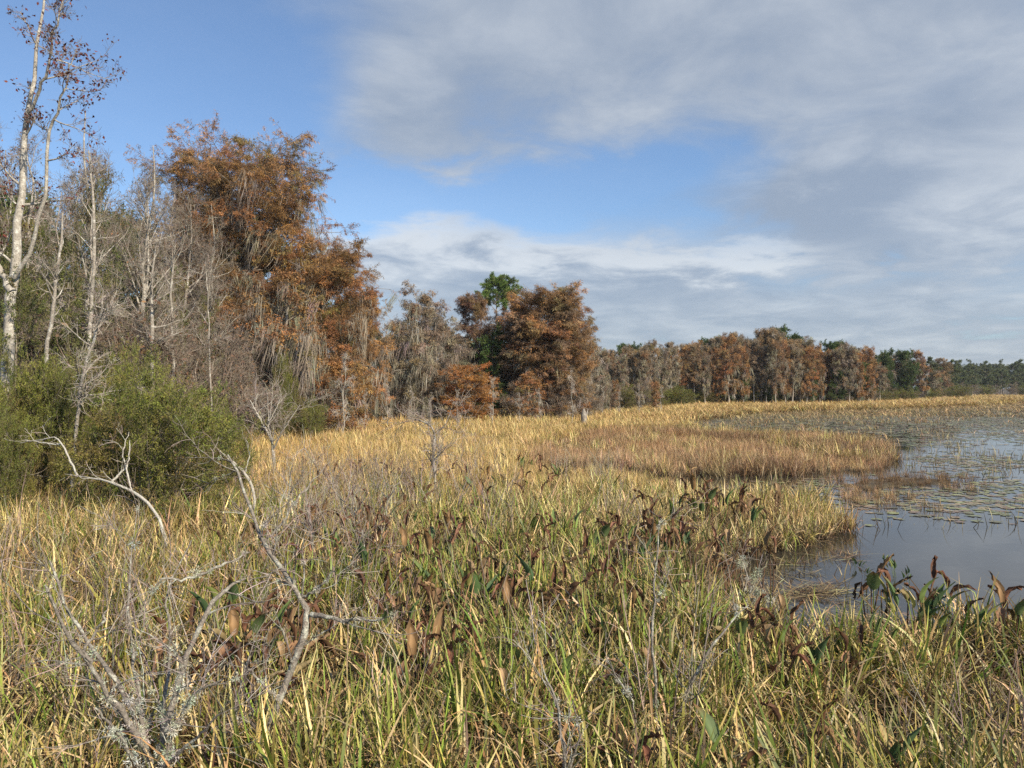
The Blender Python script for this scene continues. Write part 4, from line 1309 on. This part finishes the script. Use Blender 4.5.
def build_dead():
    dead_shrub('dead_shrub', 1, [
        ([(152, 822, 4.6), (152, 760, 4.55), (118, 702, 4.4), (86, 662, 4.3), (64, 625, 4.2), (46, 585, 4.1)], (.030, .026, .018, .013, .008)),
        ([(156, 790, 4.6), (138, 715, 4.75), (112, 675, 4.8), (92, 650, 4.9), (72, 618, 5.0), (50, 560, 5.1)], (.022, .017, .013, .008)),
        ([(158, 790, 4.6), (165, 730, 4.6), (181, 672, 4.65), (200, 626, 4.7), (222, 590, 4.8), (246, 578, 4.9)], (.030, .024, .020, .017, .010)),
        ([(160, 790, 4.6), (172, 735, 4.5), (192, 695, 4.45), (224, 678, 4.4)], (.022, .016, .011, .006)),
        ([(150, 785, 4.6), (142, 720, 4.7), (134, 650, 4.8), (128, 585, 4.9), (134, 540, 5.0)], (.018, .013, .009, .005)),
        ([(156, 785, 4.6), (166, 700, 4.8), (171, 640, 5.0), (166, 590, 5.1), (192, 540, 5.2)], (.018, .014, .010, .005)),
        ([(150, 785, 4.5), (120, 735, 4.3), (96, 707, 4.2)], (.016, .012, .006)),
        ([(92, 662, 4.3), (84, 652, 4.28), (96, 634, 4.3), (108, 610, 4.3)], (.013, .011, .006)),
        ([(150, 790, 4.5), (175, 755, 4.3), (200, 735, 4.2), (222, 712, 4.1)], (.016, .011, .006)),
    ], 'dead grey shrub with forked lichen-crusted branches in the lower left', twig=(5, 4, 2), lichen=150, lichen_at=(156, 735, 4.6, .35))
    dead_shrub('dead_shrub', 2, [
        ([(262, 840, 4.9), (264, 765, 4.9), (272, 715, 4.9), (288, 680, 4.95), (303, 640, 5.0), (314, 612, 5.0), (300, 588, 5.05), (279, 570, 5.1), (263, 545, 5.2), (252, 512, 5.3), (243, 482, 5.4), (228, 455, 5.5)], (.034, .030, .026, .022, .018, .013, .008)),
        ([(312, 614, 5.0), (338, 620, 4.9), (384, 619, 4.75)], (.020, .013, .006)),
        ([(302, 598, 5.03), (318, 588, 5.0), (335, 570, 4.95)], (.011, .008, .004)),
        ([(250, 552, 5.25), (216, 568, 5.1), (188, 580, 5.0), (160, 579, 4.9)], (.006, .011, .012, .006)),
        ([(262, 545, 5.2), (285, 520, 5.3), (300, 495, 5.4), (330, 462, 5.6)], (.010, .007, .003)),
        ([(278, 700, 4.9), (252, 672, 4.8), (236, 655, 4.75)], (.012, .009, .004)),
        ([(262, 800, 4.9), (240, 740, 5.0), (236, 700, 5.1), (255, 640, 5.2)], (.014, .010, .005)),
    ], 'tall crooked dead stem right of the lichen-crusted shrub, branching twice', twig=(6, 5, 2), lichen=70, lich_r=.032)
    dead_shrub('dead_shrub', 3, [
        ([(655, 800, 5.2), (656, 700, 5.2), (651, 640, 5.2), (657, 575, 5.3), (659, 520, 5.4)], (.016, .013, .010, .005)),
        ([(668, 800, 5.3), (672, 730, 5.3), (692, 680, 5.2), (715, 640, 5.2), (748, 605, 5.3)], (.018, .015, .011, .005)),
        ([(640, 760, 5.2), (632, 700, 5.0), (610, 660, 4.9)], (.012, .009, .004)),
    ], 'thin dead shrub with pale lichened twigs in the middle of the grass', twig=(4, 4, 2), lichen=32, lich_r=.034)
    dead_shrub('dead_shrub', 4, [
        ([(560, 830, 4.3), (566, 760, 4.2), (556, 700, 4.25), (540, 660, 4.4)], (.015, .012, .009, .004)),
        ([(566, 775, 4.25), (580, 735, 4.2), (572, 700, 4.1)], (.010, .007, .003)),
    ], 'short pale dead stem poking from the grass at the bottom', twig=(5, 4, 2), lichen=10, lich_r=.03)
    dead_shrub('dead_shrub', 5, [
        ([(745, 645, 8.2), (742, 605, 8.2), (748, 575, 8.3), (738, 552, 8.3)], (.022, .017, .012, .005)),
        ([(744, 620, 8.2), (760, 598, 8.1), (752, 580, 8.0)], (.014, .009, .004)),
    ], 'pale lichened dead twig beside the cove', twig=(7, 4, 2), lichen=60, lich_r=.06)
    dead_shrub('bleached_branch', 6, [
        ([(178, 590, 10.8), (168, 545, 10.9), (160, 520, 11.0), (146, 498, 11.2), (112, 482, 11.5), (78, 476, 11.8)], (.034, .031, .027, .020, .010)),
        ([(112, 482, 11.5), (128, 466, 11.6), (130, 440, 11.7)], (.022, .015, .006)),
        ([(60, 445, 12.2), (25, 440, 12.4)], (.015, .006)),
        ([(78, 476, 11.8), (66, 452, 12.1), (58, 437, 12.2), (20, 443, 12.6)], (.020, .016, .012, .006)),
        ([(132, 490, 11.4), (122, 455, 11.6), (129, 432, 11.7)], (.016, .012, .005)),
    ], 'bleached white branch arching out of the green shrubs', 'branch', twig=(2, 3, 2), col=(.46, .43, .37), twigr=.006)
    dead_shrub('bleached_branch', 7, [
        ([(256, 520, 13.0), (254, 490, 13.1), (246, 472, 13.2), (228, 458, 13.4), (210, 442, 13.8)], (.032, .028, .022, .010)),
        ([(246, 472, 13.2), (250, 455, 13.3), (246, 438, 13.3)], (.012, .009, .004)),
    ], 'curved white branch at the right foot of the green shrubs', 'branch', twig=(3, 3, 2), col=(.42, .39, .33), twigr=.006)
    dead_shrub('dead_shrub', 8, [
        ([(434, 515, 16.0), (435, 480, 16.0), (433, 450, 16.0), (436, 432, 16.1), (424, 420, 16.3), (405, 418, 16.6)], (.045, .038, .028, .020, .008)),
        ([(436, 434, 16.1), (446, 424, 16.0), (452, 408, 16.0)], (.018, .012, .005)),
        ([(434, 460, 16.0), (446, 448, 15.7), (456, 436, 15.6)], (.014, .009, .004)),
    ], 'small leafless grey bush alone in the middle of the marsh', twig=(9, 6, 3), col=(.36, .31, .26), tw=.34, twigr=.006)
    dead_shrub('dead_shrub', 9, [
        ([(275, 470, 20.0), (272, 440, 20.0), (258, 415, 20.2), (250, 400, 20.4)], (.05, .04, .028, .012)),
        ([(273, 445, 20.0), (268, 425, 19.8), (281, 398, 19.8)], (.028, .02, .01)),
        ([(273, 450, 20.0), (283, 430, 19.7), (300, 405, 19.6)], (.028, .02, .01)),
    ], 'leafless pale bush in front of the hanging moss', twig=(6, 6, 3), col=(.46, .42, .36), tw=.5, twigr=.007)
    for i, (px, Y, top) in enumerate(((310, 9.5, 490), (352, 11, 470), (385, 12, 455), (290, 14, 445), (330, 15, 440), (478, 18, 440), (365, 8.5, 520))):
        X = px
        dead_shrub('dead_shrub', 20 + i, [
            ([(X, HOR + 770 * 2.57 / Y, Y), (X + 3, top + 40, Y), (X - 4, top + 15, Y + .1), (X + 2, top, Y + .2)], (.016, .012, .008, .003)),
            ([(X + 3, top + 45, Y), (X + 16, top + 22, Y - .2), (X + 24, top + 8, Y - .2)], (.009, .006, .003)),
            ([(X + 1, top + 42, Y), (X - 14, top + 25, Y + .3), (X - 20, top + 6, Y + .3)], (.009, .006, .003)),
        ], None, twig=(6, 4, 2), tw=.22, twigr=.0036)
        o = [q for q in COL.objects if q.name.startswith('dead_shrub') and q.parent is None][-1]
        o['group'] = 'thin dead shrubs in the marsh'
        PENDING.append((o, px, 'thin grey twiggy dead shrub in the grass', 'grey stem patch'))
    # stump
    b = MB()
    r = np.random.default_rng(5)
    T = trunk_line(1.35, r, .03, .02, 9)
    b.tubes(T, np.array([[.34, .25, .21, .19, .18, .19, .16, .12, .05]]), 9, np.array((.25, .22, .19)))
    T2 = grow(np.array([[.05, 0, .8]]), np.array([[.5, .1, .8]]), np.array([.6]), 5, .1, 0, r)
    b.tubes(T2, np.array([[.10, .08, .06, .05, .04, .01]]), 7, np.array((.25, .22, .19)))
    p = at(584, HOR, 46)
    tag(link('tree_stump', b.mesh('tree_stump', M_BARK, True)), 'broken grey tree stump standing in the golden grass', 'stump').location = (p[0], 46, .02)


build_dead()


# ------------------------------------------------------------------ broad-leaved arum plants
def arum(seed, kind):
    """kind: green, brown or mixed; tall stalks with arrow-shaped blades, dead ones hanging folded"""
    r = np.random.default_rng(seed)
    n = {'green': 4, 'brown': 5, 'mixed': 5}[kind]
    lb, sb = MB(), MB()
    for i in range(n):
        dead = kind == 'brown' or (kind == 'mixed' and i % 2)
        az = r.uniform(0, 6.28)
        lean = R(r.uniform(4, 20))
        L = r.uniform(.50, .84)
        S = np.array([[r.normal(0, .06), r.normal(0, .06), -.05]])
        D = np.array([[math.cos(az) * math.sin(lean), math.sin(az) * math.sin(lean), math.cos(lean)]])
        P = grow(S, D, np.array([L]), 6, .05, 0, r)
        gc = (.13, .17, .045) if not dead else (.15, .085, .05)
        sb.tubes(P, taper([.010], [.006], 1, 7), 6, np.array(gc))
        tip = P[0, -1]
        # blade: a lens with two short lobes, creased along the midrib, curling
        ln = r.uniform(.24, .40) * (.85 if dead else 1)
        wd = ln * r.uniform(.36, .48) * (.85 if dead else 1)
        K = 8
        t = np.linspace(0, 1, K)
        w = wd * np.array([.50, .95, 1, .86, .66, .44, .22, .02]) * .5
        th0 = R(r.uniform(0, 40)) if not dead else R(r.uniform(0, 50) if r.uniform() < .65 else r.uniform(60, 150))
        curl = R(r.uniform(10, 60)) if not dead else R(r.uniform(10, 100))
        th = th0 + curl * t
        hx, hz = np.concatenate([[0], np.cumsum(np.sin(th))[:-1]]) * ln / (K - 1), np.concatenate([[0], np.cumsum(np.cos(th))[:-1]]) * ln / (K - 1)
        d = np.array((math.cos(az), math.sin(az), 0))
        side = np.array((-math.sin(az), math.cos(az), 0))
        c = tip[None] + hx[:, None] * d + hz[:, None] * np.array((0, 0, 1)) - .0
        fold = R(r.uniform(18, 48)) if not dead else R(r.uniform(35, 70))
        nrm = np.stack([-np.cos(th) * d[0], -np.cos(th) * d[1], np.sin(th)], -1)
        wob = 1 + r.normal(0, .05 if not dead else .2, (2, K))
        v = []
        for sg, q in ((-1, 0), (1, 1)):
            e2 = c + (sg * side * math.cos(fold) + nrm * math.sin(fold)) * (w * wob[q])[:, None]
            e1 = c + (sg * side * math.cos(fold * .6) + nrm * math.sin(fold * .6)) * (w * wob[q] * .5)[:, None]
            v += [e2, e1]
        v = np.stack([v[0], v[1], c, v[3], v[2]], 1)
        v = v + r.normal(0, .010 if dead else .003, v.shape) * np.linspace(.3, 1.3, K)[:, None, None]
        idx = np.arange(K * 5).reshape(K, 5)
        f = np.stack([idx[:-1, :-1], idx[:-1, 1:], idx[1:, 1:], idx[1:, :-1]], -1)
        if dead:
            col = pick([(.105, .062, .034), (.165, .098, .052), (.065, .042, .026), (.29, .19, .105), (.14, .07, .04)], (3, 3, 2, 2, 1), 1, r)[0]
        else:
            col = pick([(.085, .13, .04), (.12, .16, .045), (.07, .11, .045), (.20, .20, .06)], (2, 2, 2, 1), 1, r)[0]
        cc = np.broadcast_to(col, (K * 5, 3)).copy().reshape(K, 5, 3)
        cc[:, 2] *= 1.25
        cc = cc * np.exp(r.normal(0, .22 if dead else .08, (K, 5, 1)))
        if not dead and r.uniform() < .5:
            m = np.clip((t - .6) * 3, 0, 1)[:, None, None]
            cc = cc * (1 - m) + np.array((.22, .11, .05)) * m
        lb.add(v, f, cc.reshape(-1, 3))
    return {'leaves': lb.mesh('arum_leaves', M_ARUM, True), 'stalks': sb.mesh('arum_stalks', M_ARUM, True)}


def build_arum():
    protos = {k: [arum(500 + 10 * j + i, k) for i in range(4)] for j, k in enumerate(('green', 'brown', 'mixed'))}
    # (px, row of the plant top, distance, kind, size)
    def put(px, Y, kind, s, place_, z=.03):
        x = (px - 512) / F_PX * Y
        s *= .84 if kind == 'brown' else .72
        e = place('arum_plant', protos[kind][int(rng.integers(4))], (x, Y, z), (s, s, s * 1.05), rng.uniform(0, 6.28))
        tag(e, None, 'plant', 'broad-leaved arum plants in the marsh')
        PENDING.append((e, px, {'green': 'arum plant with upright green leaves', 'brown': 'withered arum plant with hanging brown leaves', 'mixed': 'arum plant with green and brown leaves'}[kind], place_))
    for px, Y, kind, s in ((368, 8.6, 'green', 1.25), (440, 8.2, 'mixed', 1.2), (458, 7.8, 'brown', 1.25), (470, 7.6, 'green', 1.25), (484, 7.7, 'mixed', 1.3), (495, 8.0, 'brown', 1.2), (425, 8.9, 'brown', 1.15), (535, 8.2, 'green', 1.15), (408, 9.2, 'brown', 1.1),
                           (420, 7.4, 'brown', 1.1), (447, 7.2, 'brown', 1.1), (512, 7.0, 'brown', 1.0), (566, 7.4, 'brown', 1.1), (588, 7.9, 'brown', 1.1), (380, 10, 'brown', 1.2), (395, 10.5, 'brown', 1.2), (445, 10.4, 'brown', 1.1)):
        put(px, Y, kind, s, 'dark patch in the middle grass')
    for px, Y, kind, s in ((262, 6.3, 'mixed', 1.15), (282, 6.4, 'brown', 1.1), (240, 6.0, 'brown', 1.05), (176, 6.2, 'brown', 1.1), (225, 7.2, 'green', 1.1), (258, 6.0, 'green', .95)):
        put(px, Y, kind, s, 'dead stems at the lower left')
    for px, Y, kind, s in ((660, 13, 'brown', 1.2), (672, 12.8, 'mixed', 1.25), (690, 13.4, 'brown', 1.3), (700, 13, 'mixed', 1.25), (708, 13.2, 'brown', 1.3), (716, 12.9, 'mixed', 1.3), (728, 13.1, 'brown', 1.2), (744, 13.3, 'brown', 1.2), (770, 13.6, 'brown', 1.35),
                           (752, 12.6, 'green', .9), (768, 12.9, 'mixed', .9), (650, 11.2, 'brown', 1.2), (630, 10.6, 'brown', 1.25), (614, 10.0, 'mixed', 1.2), (640, 9.6, 'green', 1.1), (662, 10.3, 'brown', 1.25), (681, 10.8, 'mixed', 1.1), (600, 9.2, 'brown', 1.15), (685, 9.2, 'brown', 1.1)):
        put(px, Y, kind, s, 'grassy point by the cove')
    for px, Y, kind, s in ((896, 7.3, 'mixed', 1.2), (908, 7.2, 'green', 1.2), (915, 7.4, 'brown', 1.25), (925, 7.1, 'green', 1.1), (880, 7.5, 'brown', 1.1), (935, 7.3, 'mixed', 1.0), (965, 6.8, 'green', 1.05), (1005, 6.9, 'brown', 1.05), (1022, 6.8, 'mixed', 1.1), (870, 6.5, 'green', .95),
                           (850, 6.2, 'brown', .9), (950, 7.2, 'brown', .9), (780, 6.2, 'brown', 1.0), (760, 6.4, 'mixed', 1.0), (735, 6.6, 'brown', 1.05), (815, 6.0, 'green', .95)):
        put(px, Y, kind, s, "grass at the water's edge")
    for px, Y, kind, s in ((718, 4.2, 'mixed', .95), (630, 4.6, 'brown', .9), (890, 4.5, 'green', .9), (330, 5.2, 'brown', .9), (500, 5.4, 'brown', .95), (545, 5.8, 'mixed', .95), (420, 5.6, 'brown', .9), (800, 4.8, 'brown', .85)):
        put(px, Y, kind, s, 'near grass along the bottom')
    for i in range(105):
        px, Y = rng.uniform(230, 780), rng.uniform(5.4, 11.8)
        put(px, Y, ('brown', 'brown', 'brown', 'mixed')[i % 4], rng.uniform(.78, 1.12), 'near grass')
    for i in range(46):
        px, Y = rng.uniform(290, 560), rng.uniform(10.5, 21)
        put(px, Y, ('brown', 'brown', 'mixed')[i % 3], rng.uniform(.95, 1.2), 'golden middle marsh')
    for px, Y, kind, s in ((895, 10.6, 'green', .55), (908, 10.3, 'green', .5), (856, 11.2, 'green', .45), (866, 10.6, 'mixed', .4), (885, 11.5, 'green', .35)):
        put(px, Y, kind, s, 'open water of the cove', -.15)


build_arum()


# ------------------------------------------------------------------ floating things
def build_floating():
    m = mat_leaf('lily_pads', .0, .35, spec=.5)
    pal = [(.15, .16, .06), (.21, .22, .08), (.12, .11, .055), (.25, .19, .10), (.17, .11, .065)]
    X, Y = [], []
    for a, b, d in ((9, 40, 26), (40, 80, 11), (80, 220, 2.2)):
        x, y = sample(a, b, d, 39)
        X.append(x), Y.append(y)
    x, y = np.concatenate(X), np.concatenate(Y)
    px, py = gp(*jittered(x, y))
    z = zones(x, y)
    dens = np.clip(vnoise(x * .45, y * .22, 91) * 1.8 - .55, 0, 1) + .06 + .25 * ((py > 482) & (py < 522)) + .75 * np.clip((y - 34) / 12, 0, 1) * np.clip((1250 - px) / 260, .25, 1)
    k = ((z == 1) | (z == 3)) & inside(px, py, PADS) & (rng.uniform(size=len(x)) < dens)
    x, y = x[k], y[k]
    order = np.argsort(y)
    x, y = x[order], y[order]
    def pad(b, cx, cy, s, a, col):
        n = 12
        t = np.linspace(.22, 2 * np.pi - .22, n)
        rim = np.stack([cx + s * np.cos(t + a), cy + s * .96 * np.sin(t + a), .006 + s * .05 * np.abs(np.sin(t * 2.5 + a))], -1)
        v = np.concatenate([[[cx, cy, .006]], rim])
        f = [(0, i, i + 1, i + 2) for i in range(1, n - 1, 2)]
        b.add(v, f, col)
    # the nearest pads one by one, the rest as one drifting mass
    nn = 70
    group = 'lily pads floating in the near water'
    shapes = []
    for i in range(6):
        b = MB()
        pad(b, 0, 0, .10, 0, np.array(pal[i % 5]))
        shapes.append(b.mesh('lily_pad', m))
    for i in range(min(nn, len(x))):
        o = link('lily_pad', shapes[i % 6])
        o.location = (x[i], y[i], .004)
        o.rotation_euler = (0, 0, rng.uniform(0, 6.28))
        s = rng.uniform(.6, 1.25)
        o.scale = (s, s, s)
        tag(o, None, 'lily pad', group)
        PENDING.append((o, gp(x[i], y[i])[0], ('dull green lily pad', 'yellowish lily pad', 'dark olive lily pad', 'tan dying lily pad', 'brown curled lily pad', 'green round lily pad')[i % 6], 'near open water'))
    b = MB()
    for i in range(nn, len(x)):
        s = rng.uniform(.05, .11) * (1 + y[i] * .016 + (max(0, y[i] - 40) * .02))
        pad(b, x[i], y[i], s, rng.uniform(0, 6.28), np.array(pal[int(rng.integers(5))]) * rng.uniform(.8, 1.25))
    tag(link('floating_leaves', b.mesh('floating_leaves', m)), 'drifts of small green and brown lily leaves floating farther out', 'water plants', kind='stuff')


build_floating()


# ------------------------------------------------------------------ labels of repeats: by order from the left within their place
def finish_labels():
    groups = {}
    for o, px, d, pl in PENDING:
        groups.setdefault((d, pl), []).append((px, o))
    for (d, pl), lst in groups.items():
        lst.sort(key=lambda q: q[0])
        n = len(lst)
        for i, (px, o) in enumerate(lst):
            if n == 1:
                o['label'] = '%s, %s' % (d, pl)
            else:
                o['label'] = '%s, %s from left, %s' % (d, ordinal(i), pl)


finish_labels()


# ------------------------------------------------------------------ the air between here and the far wood
def build_haze():
    b = MB()
    x, y0, y1, z0, z1 = 420.0, -60.0, 560.0, -1.4, 40.0
    v = [(-x, y0, z0), (x, y0, z0), (x, y1, z0), (-x, y1, z0), (-x, y0, z1), (x, y0, z1), (x, y1, z1), (-x, y1, z1)]
    f = [(0, 3, 2, 1), (4, 5, 6, 7), (0, 1, 5, 4), (1, 2, 6, 5), (2, 3, 7, 6), (3, 0, 4, 7)]
    b.add(v, f, (1, 1, 1))
    m = bpy.data.materials.new('thin_haze')
    m.use_nodes = True
    t = NT(m.node_tree)
    t.n.clear()
    out = t.node('ShaderNodeOutputMaterial')
    p = t.node('ShaderNodeVolumePrincipled')
    p.inputs['Color'].default_value = (.86, .91, 1, 1)
    p.inputs['Density'].default_value = HAZE
    t.l.new(p.outputs[0], out.inputs['Volume'])
    tag(link('haze', b.mesh('haze', m)), 'thin pale haze in the air over the marsh', 'haze', kind='stuff')


HAZE = 0.00015
build_haze()
